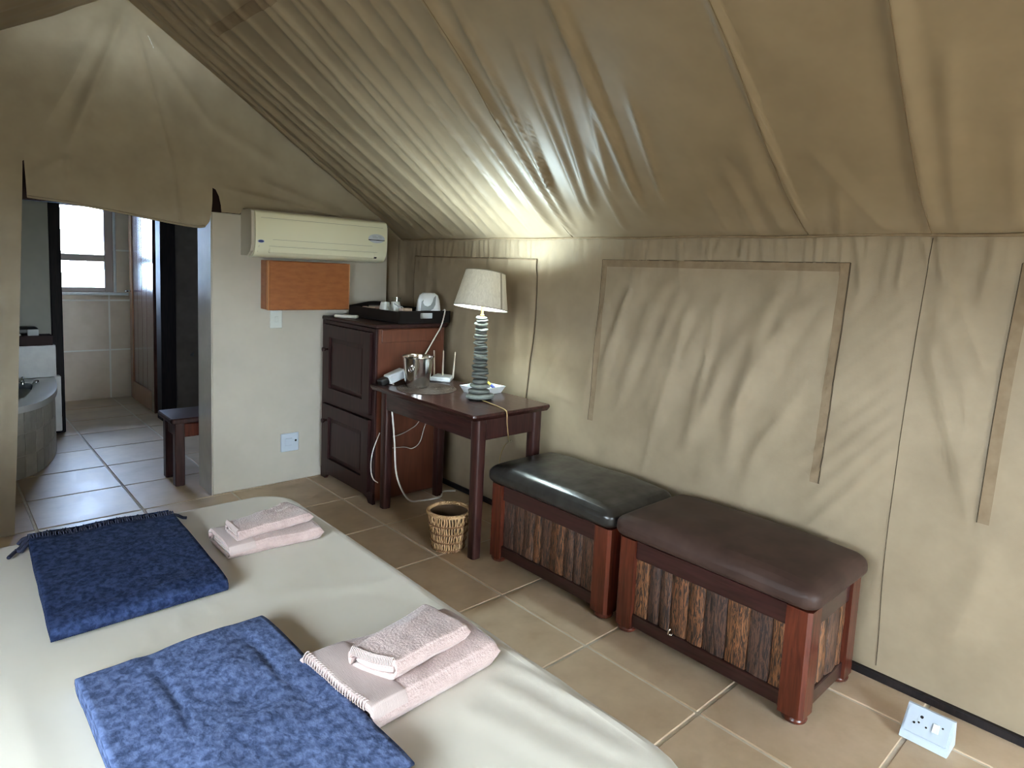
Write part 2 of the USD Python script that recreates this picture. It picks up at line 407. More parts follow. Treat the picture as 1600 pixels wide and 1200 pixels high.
# ---- roof: two pleated slopes and the gable canvas
_rr = np.random.default_rng(11)
ROOF = []                                                  # folds in (y, s): s is the distance up the slope from the eave
SMAX = math.hypot(XW - XR, ZR - ZE)
yy = 4.02
while yy > 2.42:
    slant = np.interp(yy, [2.2, 3.1, 3.4, 4.1], [-.36, -.26, .02, -.12])
    ROOF.append(((yy, -.05), (yy + slant + _rr.uniform(-.05, .05), SMAX + .4), _rr.uniform(.018, .034), _rr.uniform(.010, .023), .65))
    yy -= _rr.uniform(.075, .15)
for a, b, w, h in [((2.362, -.05), (2.00, 1.75), .022, .030), ((2.30, .05), (1.93, 1.5), .02, .022), ((2.46, -.05), (2.25, 1.3), .03, .020), ((2.16, .10), (1.80, 1.25), .022, .018), ((2.08, .18), (1.68, 1.2), .024, .022),
                   ((1.90, .28), (1.62, 1.0), .02, .013), ((1.80, .16), (1.50, 1.5), .02, .022), ((1.66, .2), (1.48, .9), .016, .010), ((2.24, .35), (2.02, .9), .012, .012), ((1.98, .05), (1.85, .6), .02, .012),
                   ((1.112, -.05), (1.03, 1.6), .012, .014), ((1.20, -.02), (1.18, .6), .05, .012), ((1.32, -.02), (1.28, .45), .03, .008), ((.689, -.05), (.57, 1.7), .03, .022), ((.62, -.02), (.52, .9), .03, .010),
                   ((.80, -.05), (.98, .55), .035, .008), ((1.0, -.05), (.92, .3), .02, .008), ((.30, 0), (.2, 1.5), .05, .015), ((.45, 0), (.42, .5), .03, .008), ((1.45, 0), (1.4, .4), .03, .006)]:
    ROOF.append((a, b, w, h, .35))
RAMP = lambda y: np.clip(y, -3, 4.2)


def roof_pt(y, s, sign, off=0.0):
    P = np.stack([y, s], 1)
    d = 1.25 * ridges(P, ROOF) + .030 * (meshkit.noise(np.stack([y * .9, s * .8, 0 * y], 1), 21) - .5) * np.clip(s / .3, 0, 1)
    d += .012 * (meshkit.fbm(np.stack([y * 4.0 + s * 1.2, s * 1.1, 0 * y], 1), 3, 5) - .5) * np.clip(s / .15, 0, 1)
    d = d * np.clip(s / .05, .25, 1) * np.clip((SMAX - s) / .3, .15, 1) + off
    c, n = (XW - XR) / SMAX, (ZR - ZE) / SMAX
    x = XW - s * c - d * n; z = ZE + s * n - d * c
    return np.stack([x if sign > 0 else 2 * XR - x, y, z], 1)


ysr = np.concatenate([np.arange(-2.35, .1, .06), np.arange(.1, 4.05, .0125), [4.05]])
cl = thing('ceiling', (XR, 1.0, ZE), 'pleated khaki canvas roof of the tent', kind='structure')
part(cl, 'roof_slope', grid(ysr, np.linspace(0, SMAX, 130), lambda u, v: roof_pt(u, v, 1)), 'canvas_roof', True)
part(cl, 'roof_slope', grid(np.linspace(-2.35, 4.05, 200), np.linspace(0, SMAX, 60), lambda u, v: roof_pt(u, v, -1)), 'canvas_roof', True)
part(cl, 'patch_tape', polysheet([(3.56, 1.72), (2.86, 1.70), (2.86, 1.755), (3.56, 1.775)], .02, lambda P: roof_pt(P[:, 0], P[:, 1], 1, .004)), 'canvas_tape', True)
for pts in ([(1.112, .0), (1.10, .4), (1.06, .9), (1.03, 1.7)], [(.689, 0), (.66, .5), (.60, 1.2), (.57, 1.8)], [(2.362, 0), (2.27, .5), (2.10, 1.2), (2.0, 1.8)]):
    q = smooth_path(pts, 14); part(cl, 'seam', tube(roof_pt(q[:, 0], q[:, 1], 1, .001), .0016, 5), 'canvas_tape', True)
ridge_x = np.array([XR])
part(cl, 'fly_sheet', [hull([(XR, -2.6, ZR + .12), (XR, 4.4, ZR + .12), (XR, -2.6, ZR + .125), (XR, 4.4, ZR + .125), (s, -2.6, ZE + .06), (s, 4.4, ZE + .06), (s, -2.6, ZE + .065), (s, 4.4, ZE + .065)]) for s in (XW + .3, XL - .3)], 'outside_fly')

GAB = [((.86, 2.78), (.566, 1.95), .035, .045, .3), ((.80, 2.75), (.47, 2.05), .04, .020, .2), ((.885, 2.70), (1.085, 1.86), .022, .022, .3), ((1.07, 1.92), (1.10, 1.62), .012, .016, .3),
       ((.60, 1.95), (.44, 1.85), .012, .012, .3), ((.575, 1.95), (.575, 1.84), .012, .014, .2), ((1.50, 1.96), (2.2, 1.76), .03, .018, .2), ((1.30, 1.88), (2.3, 1.745), .018, .016, .3), ((1.25, 2.25), (1.75, 2.02), .04, .012, .1),
       ((.92, 2.68), (1.30, 2.2), .03, .016, .2), ((1.0, 2.45), (1.15, 1.9), .05, .01, .1), ((.15, 2.3), (.25, 1.7), .05, .014, .1), ((.33, 1.7), (.25, .3), .03, .012, .1), ((.7, 2.5), (.78, 1.75), .06, .012, 0)]


def gable_pt(P, off=0.0):
    x, z = P[:, 0], P[:, 1]
    d = ridges(P, GAB) + .02 * (meshkit.noise(np.stack([x * 1.8, z * 1.8, 0 * x], 1), 8) - .5) + .005 * (meshkit.fbm(np.stack([x * 6, z * 6, 0 * x], 1), 2, 2) - .5)
    belly = .035 * np.exp(-((x - .82) / .42) ** 2) * np.clip((2.05 - z) / .35, 0, 1)       # the valance bulges over the rolled hem
    return np.stack([x, YF - .012 - np.clip(d, -.01, .1) - belly - off, z], 1)


gable = [(XL, 0), (.304, 0), (.335, .6), (.362, 1.2), (.388, 1.80), (.391, 1.895), (.397, 1.90), (.401, 1.80), (.403, 1.721), (.58, 1.708), (.759, 1.686), (.98, 1.656), (1.10, 1.641), (1.193, 1.633), (1.238, 1.640), (1.262, 1.672), (1.275, 1.735), (1.281, 1.80),
         (1.283, 1.87), (1.300, 1.862), (1.318, 1.825), (1.328, 1.775), (1.331, 1.734), (1.44, 1.734), (1.46, 1.768), (2.48, 1.768), (2.50, 1.735), (XW, ZE), (XW, ZE + .09), (XR, ZR + .10), (XL, ZE + .09)]
wf = thing('wall_far', (XR, YF, 0), 'khaki canvas gable wall with a slack valance over the bathroom doorway', kind='structure')
part(wf, 'gable_canvas', polysheet(gable, .024, gable_pt), 'canvas_gable', True)
hem = smooth_path([(.404, 1.724), (.58, 1.711), (.759, 1.689), (.98, 1.659), (1.10, 1.644), (1.193, 1.637), (1.236, 1.644)], 10)
part(wf, 'valance_hem', tube(gable_pt(hem), .007, 8), 'canvas_gable', True)
part(wf, 'corner_return', grid(np.linspace(2.46, XW, 12), np.linspace(0, 1.74, 20), lambda u, v: np.stack([u, 4.10 + .05 * np.sin((u - 2.46) * 30), v], 1)), 'canvas', True)
single('trim_1', cbox(.1, 1.6, 4.20, 4.28, 1.72, 2.02), 'beam_wood', label='dark timber lintel behind the canvas valance', kind='structure')

wp = thing('wall_partition', (1.9, 4.15, 0), 'cream plastered half height partition wall beside the bathroom doorway', kind='structure')
part(wp, 'plaster_face', cbox(1.283, 2.49, YF, 4.29, 0, 1.733, .006), 'plaster')
part(wp, 'end_face', box(1.279, 1.2835, YF + .004, 4.288, 0, 1.730), 'plaster_end')

# ---- tent walls the camera looks away from: open front and left side with its mesh window
wl = thing('wall_left', (XL, 1, 0), 'khaki canvas side wall with a wide mesh window', kind='structure')
part(wl, 'canvas', [box(XL - .01, XL, -2.35, -.55, 0, ZE), box(XL - .01, XL, 1.3, 4.05, 0, ZE), box(XL - .01, XL, -.55, 1.3, 0, .92)], 'canvas')
wb = thing('wall_back', (XR, -2.35, 0), 'open canvas front of the tent', kind='structure')
part(wb, 'canvas', polysheet(sg.Polygon([(XL, 0), (.2, 0), (.2, 1.45), (1.75, 1.45), (1.75, 0), (XW, 0), (XW, ZE), (XR, ZR), (XL, ZE)]), .3, lambda P: np.stack([P[:, 0], 0 * P[:, 0] - 2.35, P[:, 1]], 1)), 'canvas')

# ---- bathroom shell
wbt = thing('wall_bathroom', (1, 6.2, 0), 'grey green plastered bathroom walls', kind='structure')
YB = 6.2
part(wbt, 'plaster', [box(-.7, .75, YB, YB + .1, 0, 2.5), box(.75, 1.65, YB, YB + .1, 2.05, 2.5), box(-.75, -.7, 4.05, YB, 0, 2.5)], 'plaster_bath')
part(wbt, 'brown_panel', [box(1.652, 2.7, YB, YB + .1, 0, 2.5), box(2.613, 2.7, 4.3, YB, 0, 2.5)], 'brown_wall')
part(wbt, 'upper_wall', box(-.75, 2.7, 4.295, 4.33, 2.02, 2.5), 'plaster_bath')
cb = single('ceiling_001', box(-.75, 2.75, 4.30, 7.6, 2.5, 2.55), 'plaster_bath', label='plain plaster bathroom ceiling', kind='structure')
YT, WX0, WX1, WZ0, WZ1 = 7.45, .90, 1.425, 1.075, 1.95
wt = thing('wall_shower', (1.2, YT, 0), 'beige tiled wall below and beside the bright bathroom window', kind='structure')
wall_poly = sg.box(.3, 0, 2.2, 2.5).difference(sg.box(WX0, WZ0, WX1, WZ1))
back = lambda y: (lambda v: np.stack([v[:, 0], y - v[:, 2], v[:, 1]], 1))
part(wt, 'grout', mapped(extrude(wall_poly, .10), lambda v: np.stack([v[:, 0], YT + .0015 + v[:, 2], v[:, 1]], 1)), 'wall_grout')
for i in range(-3, 2):
    for j in range(0, 5):
        c = sg.box(1.385 + .5 * i + .008, .5 * j + .001, 1.885 + .5 * i - .008, .5 * j + .5 - .015).intersection(wall_poly)
        for q in getattr(c, 'geoms', [c]):
            if q.area > .001: part(wt, 'tile', mapped(extrude(q, .012), lambda v: np.stack([v[:, 0], YT + .012 - v[:, 2], v[:, 1]], 1)), f'wall_tile_{rng.integers(3)}')
wsd = thing('wall_shower_side', (1.2, 6.9, 0), 'beige side walls of the shower room', kind='structure')
part(wsd, 'plaster', [box(.25, .3, 6.3, 7.56, 0, 2.5), box(2.2, 2.25, 6.3, 7.56, 0, 2.5)], 'wall_tile_1')

w1 = thing('window_1', (1.17, YT + .03, WZ0), 'brown framed bathroom window with a large upper and a small lower pane', kind='structure')
fw = .035
part(w1, 'window_frame', [cbox(WX0, WX0 + .06, YT - .005, YT + .06, WZ0, WZ1), cbox(WX1 - .075, WX1, YT - .005, YT + .06, WZ0, WZ1), cbox(WX0 + .06, WX1 - .075, YT - .005, YT + .06, WZ0, WZ0 + .045),
                          cbox(WX0 + .06, WX1 - .075, YT - .005, YT + .06, WZ1 - .05, WZ1), cbox(WX0 + .06, WX1 - .075, YT - .005, YT + .06, 1.375, 1.44)], 'window_frame')
for z0, z1 in ((WZ0 + .04, 1.38), (1.435, WZ1 - .045)):
    part(w1, 'pane', box(WX0 + .055, WX1 - .07, YT + .025, YT + .03, z0, z1), 'pane')
part(w1, 'reveal_strip', cbox(WX1 + .002, WX1 + .024, YT - .018, YT - .001, WZ0, WZ1, .003), 'white_tile')
part(w1, 'sill', cbox(.88, 1.55, YT - .045, YT + .02, WZ0 - .03, WZ0 - .004, .004), 'white_tile')
t2 = thing('trim_2', (1.2, YB, 0), 'dark wooden door frame of the shower room', kind='structure')
part(t2, 'door_jamb', cbox(.752, .825, YB - .03, YB + .12, 0, 2.08), 'frame_dark')
part(t2, 'door_jamb', cbox(1.535, 1.655, YB - .03, YB + .12, 0, 2.08), 'frame_dark')
part(t2, 'door_head', cbox(.825, 1.535, YB - .03, YB + .12, 2.0, 2.08), 'frame_dark')

d1 = thing('door_1', (1.54, 6.9, 0), 'open dark varnished panelled door with paler edges', kind='structure')
DX0, DX1, DY0, DY1, DZ = 1.535, 1.575, 6.42, 7.30, 2.0
part(d1, 'door_stile', cbox(DX0, DX1, DY0, DY0 + .10, .02, DZ), 'door_wood')
part(d1, 'door_stile', cbox(DX0, DX1, DY1 - .10, DY1, .02, DZ), 'door_edge_wood')
part(d1, 'door_rail', [cbox(DX0, DX1, DY0 + .10, DY1 - .10, .02, .20), cbox(DX0, DX1, DY0 + .1, DY1 - .1, 1.86, DZ)], 'door_edge_wood')
for k in range(4):
    w = (DY1 - DY0 - .2) / 4; part(d1, 'door_board', cbox(DX0 + .010, DX1 - .01, DY0 + .10 + w * k + .0015, DY0 + .10 + w * (k + 1) - .0015, .20, 1.86, .004), 'door_wood')
part(d1, 'door_handle', [tube(smooth_path([(DX0, DY1 - .05, 1.10), (DX0 - .045, DY1 - .05, 1.10), (DX0 - .05, DY1 - .14, 1.10)], 6), .009, 8), lathe([(0, 0), (.025, .0), (.025, .01), (0, .01)], 20, (DX0 - .01, DY1 - .05, 1.09))], 'chrome', True)
single('ground', box(-40, 40, 8.6, 60, -.25, -.2), 'grass', label='bright lawn outside the bathroom window', kind='structure')
single('ground', box(-40, 40, -50, 8.6, -.25, -.2), 'earth', label='bare earth around the tent', kind='structure')

# ================================================================== BED AND TOWELS
BZ = .55
bed = thing('bed', (.05, 1.48, 0), 'wide double bed with a smooth cream fitted sheet', 'bed')


def sheet_mesh(x0, x1, y0, y1, z0, z1, R, r):
    """rounded slab: plan corners of radius R, upper edge of radius r"""
    a = np.linspace(0, 2 * np.pi, 24, endpoint=False); p = []
    for X, Y in ((x0 + R, y0 + R), (x0 + R, y1 - R), (x1 - R, y0 + R), (x1 - R, y1 - R)):
        for t in np.linspace(0, np.pi / 2, 7):
            q = R - r + r * math.cos(t); p.append(np.stack([X + q * np.cos(a), Y + q * np.sin(a), np.full(24, z1 - r + r * math.sin(t))], 1))
        p.append(np.stack([X + R * np.cos(a), Y + R * np.sin(a), np.full(24, z0)], 1))
    m = hull(np.vstack(p)).refine_to_length(.022)
    v, f, _ = meshkit.arrays(m)
    return v, f


bv, bf = sheet_mesh(-.90, 1.062, .50, 2.465, .24, BZ, .15, .05)
SHEETF = [((1.00, 1.15), (1.07, .80), .014, .004, .2), ((.97, 1.05), (1.05, .62), .016, .004, .2), ((.90, 1.02), (.98, .60), .02, .004, .1), ((1.02, 1.30), (1.07, 1.05), .012, .003, .2), ((.80, 1.0), (.90, .6), .03, .003, 0),
          ((.46, 1.72), (.44, 1.60), .008, .004, .2), ((.36, 1.68), (.37, 1.62), .007, .003, .2), ((.52, 1.74), (.54, 1.66), .008, .004, .2), ((.70, 1.62), (.98, 1.55), .03, .003, 0), ((.1, 1.7), (.12, 1.2), .03, .004, 0), ((.62, .98), (.70, .62), .03, .004, 0)]
top = np.clip((bv[:, 2] - .40) / .12, 0, 1)
bv[:, 2] += top * (ridges(bv[:, :2], SHEETF) + .010 * (meshkit.noise(bv * [2.2, 2.2, 0], 6) - .5) + .003 * (meshkit.fbm(bv * [7, 5, 0], 3, 3) - .5))
side = np.clip((.5 - bv[:, 2]) / .1, 0, 1)
bv[:, 0] += side * .012 * (meshkit.noise(bv * [0, 9, 1], 12) - .5) * np.sign(bv[:, 0] - .05)
part(bed, 'fitted_sheet', (bv, bf), 'sheet', True)
part(bed, 'bed_base', cbox(-.88, 1.03, .53, 2.44, .08, .26, .01), 'bed_base')
for x in (-.85, .95):
    for y in (.62, 2.35): part(bed, 'bed_leg', cbox(x - .03, x + .03, y - .03, y + .03, 0, .09), 'dark_wood')


def cloth(path, t, us, place, smooth_n=6, ends=True):
    """a folded ribbon of cloth: path (s, z) is its centre line, run along u and carried into space by place(u, s, z)"""
    p = smooth_path(path, smooth_n) if smooth_n else np.array(path, float)
    d = np.gradient(p, axis=0); d /= np.maximum(np.linalg.norm(d, axis=1, keepdims=True), 1e-9); n = np.stack([-d[:, 1], d[:, 0]], 1)
    h = np.full(len(p), t / 2); h[0] *= .45; h[-1] *= .45
    ring = np.vstack([p + n * h[:, None], (p - n * h[:, None])[::-1]]); N, K = len(p), len(ring)
    V = np.vstack([place(np.full(K, u), ring[:, 0], ring[:, 1]) for u in us]); f = []
    for i in range(len(us) - 1):
        for j in range(K): k = (j + 1) % K; f.append((i * K + j, i * K + k, (i + 1) * K + k, (i + 1) * K + j))
    for e, i in ((0, 0), (1, len(us) - 1)):
        for j in range(N - 1):
            q = (i * K + j, i * K + j + 1, i * K + K - 2 - j, i * K + K - 1 - j); f.append(q if e else q[::-1])
    return (V, np.array(f))


def quad_place(c00, c10, c01, c11, wob=.004, seed=1, fold=None, taper=0., zmid=.58, left=0.):
    """u runs from the left (0) to the right (1) edge, s from the near (0) to the far (1) edge"""
    c00, c10, c01, c11 = map(np.array, (c00, c10, c01, c11))

    def fn(u, s, z):
        U, S = u[:, None], s[:, None]
        xy = c00 * (1 - U) * (1 - S) + c10 * U * (1 - S) + c01 * (1 - U) * S + c11 * U * S
        if taper:
            q = np.clip((u - (1 - taper)) / taper, 0, 1); z = zmid + (z - zmid) * np.sqrt(np.maximum(1 - q * q, .004))
        P = np.stack([u, s], 1)
        lift = np.clip((z - BZ - .004) / .02, 0, 1)
        z = z + lift * (wob * 2 * (meshkit.noise(np.stack([xy[:, 0] * 9, xy[:, 1] * 9, z * 0], 1), seed) - .5) + wob * (meshkit.fbm(np.stack([xy[:, 0] * 26, xy[:, 1] * 26, z * 8], 1), 2, seed + 3) - .5))
        if fold: z = z + lift * ridges(P, fold)
        xy = xy + .003 * (meshkit.noise(np.stack([xy[:, 0] * 12, xy[:, 1] * 12, z * 40], 1), seed + 7)[:, None] - .5)
        return np.column_stack([xy, z])
    return fn


us = np.linspace(0, 1, 40)
zb = BZ + .003
# --- navy throw at the far side of the bed
n1 = thing('folded_throw', (.40, 2.05, BZ), 'dark navy fringed throw folded flat at the far side of the bed', 'blanket', 'navy throws laid on the bed')
pl1 = quad_place((.190, 1.735), (.592, 1.742), (.212, 2.392), (.606, 2.368), .0035, 2, [((0, .62), (.35, .63), .012, -.006, .2), ((.0, .05), (1, .10), .05, .004, 0), ((.2, .35), (.9, .30), .08, .004, 0)])
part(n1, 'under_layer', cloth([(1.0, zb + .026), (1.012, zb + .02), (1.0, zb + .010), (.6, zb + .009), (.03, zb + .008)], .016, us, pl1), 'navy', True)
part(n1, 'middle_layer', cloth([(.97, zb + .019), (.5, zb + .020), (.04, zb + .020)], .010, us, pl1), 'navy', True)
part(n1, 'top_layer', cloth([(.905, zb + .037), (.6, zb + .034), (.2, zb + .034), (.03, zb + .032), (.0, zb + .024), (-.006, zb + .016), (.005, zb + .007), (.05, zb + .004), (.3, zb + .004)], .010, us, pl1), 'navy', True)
fr = []
_fr = np.random.default_rng(5)
for k in range(60):
    u = k / 59; a = _fr.uniform(-.03, .03, 2)
    q = [(u, .90, zb + .037), (u + a[0] * .3, .925, zb + .043 + _fr.uniform(0, .004)), (u + a[0], .955, zb + .034), (u + a[1], .985 + _fr.uniform(-.02, .01), zb + .036)]
    fr.append(tube(pl1(*np.array(smooth_path(q, 4)).T), .0024, 5))
for q in ([(1.0, .93, zb + .03), (1.05, .955, zb + .02), (1.09, .95, zb + .008), (1.12, .94, zb + .006)], [(0, .95, zb + .03), (-.05, .93, zb + .012), (-.09, .91, zb + .006), (-.13, .86, zb + .006)], [(0, .97, zb + .03), (-.03, 1.0, zb + .02), (-.06, 1.0, zb + .006)],
          [(0.0, .93, zb + .02), (-.05, .90, zb + .008), (-.08, .93, zb + .006)]):
    fr.append(tube(pl1(*smooth_path(q, 5).T), .0055, 6))
part(n1, 'fringe', fr, 'navy_fringe', True)
# --- navy throw nearest the camera
n2 = thing('folded_throw', (.40, 1.25, BZ), 'brighter blue throw folded flat at the near side of the bed', 'blanket', 'navy throws laid on the bed')
pl2 = quad_place((.215, .85), (.612, .862), (.204, 1.500), (.592, 1.513), .006, 31,
                 [((.22, 1.0), (.22, .45), .012, -.005, .2), ((.32, 1.0), (.34, .5), .014, -.005, .2), ((.80, .98), (.84, .45), .016, -.006, .2), ((.25, .35), (.85, .52), .05, .006, .2), ((.45, .66), (.75, .72), .03, .005, .2), ((0, .86), (1, .88), .012, -.0035, .2), ((.5, .55), (.95, .40), .05, -.006, 0), ((.1, .25), (.8, .2), .06, .006, 0)])
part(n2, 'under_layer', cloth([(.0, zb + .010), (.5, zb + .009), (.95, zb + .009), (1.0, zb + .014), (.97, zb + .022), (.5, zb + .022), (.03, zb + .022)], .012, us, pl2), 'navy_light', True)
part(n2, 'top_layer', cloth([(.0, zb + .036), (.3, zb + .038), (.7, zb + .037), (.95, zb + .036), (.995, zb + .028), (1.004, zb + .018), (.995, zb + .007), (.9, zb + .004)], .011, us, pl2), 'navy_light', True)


# --- pink towels: a bath towel and a hand towel twice
def towel(name_, base, label, corners, z0, H, t, seed, band, open_=.0, fold=None, group='pink towels laid on the bed', stitched=True):
    T = thing(name_, base, label, 'towel', group)
    zm = z0 + H / 2
    pl = quad_place(*corners, .006, seed, fold, .075, zm)
    tt, r = t / 2, H / 2
    loop = [(.90, z0 + tt), (.5, z0 + tt), (.10, z0 + tt), (.03, z0 + tt + .16 * H), (.0, zm), (.03, z0 + H - tt - .16 * H), (.10, z0 + H - tt), (.5, z0 + H - tt + .003), (.88, z0 + H - tt), (.965, z0 + H - tt - .18 * H), (1.0, zm + .05 * H), (.975, zm - .22 * H), (.93, zm - .2 * H)]
    part(T, 'terry_roll', cloth(loop, t, us, pl, 5), 'towel', True)
    inner = [(.86, zm - .08 * H), (.5, zm - .10 * H), (.14, zm - .08 * H), (.09, zm), (.14, zm + .14 * H), (.5, zm + .14 * H), (.80, zm + .12 * H)]
    part(T, 'inner_fold', cloth(inner, t * .8, us * .97 + .018, pl, 5), 'towel', True)
    # woven band near the open end
    b = [(.06, z0 + H * .22), (.0, zm), (.03, z0 + H - .16 * H), (.10, z0 + H), (.5, z0 + H + .003), (.88, z0 + H), (.962, z0 + H - .17 * H)]
    if band: part(T, 'woven_band', cloth([(s + (-.004 if s < .05 else 0), z + .0005) for s, z in b], .003, np.linspace(band[0], band[1], 8), pl, 5), 'towel_band', True)
    if stitched:
        st = []
        for s in np.linspace(.10, .92, 26):
            q = [(.022, s, z0 + H + .0035), (.008, s + .006, z0 + H + .004), (-.010, s + .008, z0 + H - tt), (-.004, s + .004, z0 + H - t - .001)]
            st.append(tube(pl(*smooth_path(q, 3).T), .0017, 5))
        part(T, 'edge_stitching', st, 'towel_band', True)
    return T


towel('bath_towel', (.83, 2.05, BZ), 'large pink towel roll under the small one at the far side of the bed', ((.660, 1.925), (.957, 1.905), (.655, 2.105), (.975, 2.062)), zb, .042, .010, 41, (.004, .26), stitched=False)
towel('hand_towel', (.85, 2.09, BZ + .042), 'small pink towel with creased top on the far pair', ((.690, 1.935), (.947, 1.960), (.686, 2.040), (.920, 2.105)), zb + .043, .032, .008, 47, None,
      fold=[((.35, .35), (.95, .55), .03, .005, .3), ((.4, .7), (.98, .95), .03, .006, .3), ((.5, .5), (.9, .75), .025, -.004, .2)])
towel('bath_towel', (.80, 1.17, BZ), 'large fluffy pink towel under the small one at the near corner of the bed', ((.612, 1.003), (.962, 1.028), (.582, 1.262), (.966, 1.240)), zb, .060, .0135, 53, (.006, .235))
towel('hand_towel', (.85, 1.19, BZ + .066), 'small fluffy pink towel on top of the near towel pair', ((.690, 1.045), (.908, 1.073), (.642, 1.160), (.884, 1.225)), zb + .0605, .042, .012, 59, None,
      fold=[((.4, .6), (.95, .8), .04, .006, .3), ((.3, .4), (.8, .5), .05, -.004, .1)])

# ================================================================== TWO CHESTS
def chest(y0, y1, x0, x1, leather, label, seed, lock):
    r = np.random.default_rng(seed)
    c = thing('storage_chest', ((x0 + x1) / 2, (y0 + y1) / 2, 0), label, 'chest', 'leather topped chests along the canvas wall')
    pw, zt = .082, .405
    for X in (x0, x1 - pw):
        for Y in (y0, y1 - pw):
            a = .012; ox, oy = (X if X == x0 else X + pw), (Y if Y == y0 else Y + pw)
            sx, sy = (1 if X == x0 else -1), (1 if Y == y0 else -1)
            ring = [(ox + sx * a, oy), (ox, oy + sy * a), (ox, oy + sy * pw), (ox + sx * pw, oy + sy * pw), (ox + sx * pw, oy)]
            p = part(c, 'corner_post', hull([(u, v, z) for u, v in ring for z in (.03, zt)]), 'red_wood')
            part(c, 'bun_foot', lathe([(0, 0), (.028, 0), (.040, .010), (.042, .018), (.036, .029), (.032, .034), (0, .034)], 24, (X + pw / 2, Y + pw / 2, 0)), 'red_wood', 35)
            # brackets that round off the lower rails
            for ax in (0, 1):
                br = sg.Polygon([(0, 0), (.055, 0)] + [(.055 * (1 - math.sin(t)), -.045 * (1 - math.cos(t)) ) for t in np.linspace(0, 1.4, 6)][0:0] + [(.03, -.012), (.012, -.03), (0, -.045)])
                m = extrude(br, .018)
                if ax: f = lambda v, X=X, Y=Y, sy=sy, sx=sx, ox=ox: np.stack([np.full(len(v), ox) + sx * (.012 + v[:, 2]), (Y + pw if sy > 0 else Y) + sy * v[:, 0], .075 + v[:, 1]], 1)
                else: f = lambda v, X=X, Y=Y, sy=sy, sx=sx, oy=oy: np.stack([(X + pw if sx > 0 else X) + sx * v[:, 0], np.full(len(v), oy) + sy * (.012 + v[:, 2]), .075 + v[:, 1]], 1)
                part(c, 'bracket', mapped(m, f), 'red_wood_dark')
    zl0, zl1, zh0, zh1 = .040, .095, .330, zt
    e = .010
    for X in (x0 + e, x1 - e - .022):
        part(c, 'rail', cbox(X, X + .022, y0 + pw, y1 - pw, zl0, zl1, .003), 'red_wood_dark'); part(c, 'rail', cbox(X, X + .022, y0 + pw, y1 - pw, zh0, zh1, .003), 'red_wood_dark')
    for Y in (y0 + e, y1 - e - .022):
        part(c, 'rail', cbox(x0 + pw, x1 - pw, Y, Y + .022, zl0, zl1, .003), 'red_wood_dark'); part(c, 'rail', cbox(x0 + pw, x1 - pw, Y, Y + .022, zh0, zh1, .003), 'red_wood_dark')

    def slats(a0, a1, fn):
        n = max(3, round((a1 - a0) / .068)); w = r.uniform(.7, 1.35, n); edges = a0 + np.concatenate([[0], np.cumsum(w)]) / w.sum() * (a1 - a0)
        zs = np.linspace(.088, .338, 7)
        for i in range(n):
            l = edges[i] + .001 + r.uniform(0, .006, 7) * (i > 0); h = edges[i + 1] - .001 - r.uniform(0, .006, 7) * (i < n - 1)
            d = r.uniform(.010, .017) + r.uniform(-.0025, .0025, (7, 3))
            F = np.array([(u, z, d[j, k] * (1 if k == 1 else .72)) for j, z in enumerate(zs) for k, u in enumerate((l[j], (l[j] + h[j]) / 2, h[j]))])
            B = np.array([(u, z, 0) for z in zs for u in (edges[i], edges[i + 1])])
            f = []
            for j in range(6):
                for k in range(2): q = j * 3 + k; f.append((q, q + 1, q + 4, q + 3))
                b = 21 + j * 2
                f += [(b, j * 3, j * 3 + 3, b + 2), (j * 3 + 2, b + 1, b + 3, j * 3 + 5)]
            part(c, 'bark_slat', (fn(np.vstack([F, B])), np.array(f)), f'bark_{r.integers(4)}', 60)
    slats(y0 + pw, y1 - pw, lambda v: np.stack([x0 + e + .020 - v[:, 2], y1 + y0 - v[:, 0], v[:, 1]], 1))
    slats(x0 + pw, x1 - pw, lambda v: np.stack([v[:, 0], y0 + e + .020 - v[:, 2], v[:, 1]], 1))
    part(c, 'inner_box', box(x0 + .03, x1 - .015, y0 + .03, y1 - .015, .05, .40), 'near_black')
    cu = rbox(x0 - .028, x1 + .022, y0 - .022, y1 + .022, zt + .002, .490, .055, .034).refine_to_length(.03)
    v, f, _ = meshkit.arrays(cu)
    U = (v[:, 0] - (x0 + x1) / 2) / ((x1 - x0) / 2 + .03); V = (v[:, 1] - (y0 + y1) / 2) / ((y1 - y0) / 2 + .03)
    v = v.copy(); v[:, 2] += np.clip((v[:, 2] - .44) / .04, 0, 1) * (.030 * (1 - U ** 4) * (1 - V ** 4) + .006 * (meshkit.noise(v * [6, 6, 0], seed) - .5))
    part(c, 'seat_cushion', (v, f), leather, True)
    if lock:
        part(c, 'key', [tube(smooth_path([(x0 + .004, lock, .100), (x0 - .014, lock, .104), (x0 - .016, lock - .004, .120), (x0 - .010, lock - .006, .128)], 4), .0035, 6), lathe([(0, 0), (.009, 0), (.009, .006), (0, .006)], 12, (x0 + .002, lock, .096))], 'steel', True)
    return c


chest(1.592, 2.352, 2.085, 2.515, 'leather_black', 'dark wooden chest with glossy black leather cushion beside the desk', 21, None)
chest(.765, 1.545, 2.085, 2.525, 'leather_brown', 'dark wooden chest with matt brown leather cushion, nearest the floor socket', 22, 1.275)

# ================================================================== DESK
desk = thing('desk', (2.22, 2.86, 0), 'small dark polished wooden desk beside the tall cabinet', 'desk')
TX0, TX1, TY0, TY1, TZ = 1.945, 2.485, 2.340, 3.328, .76


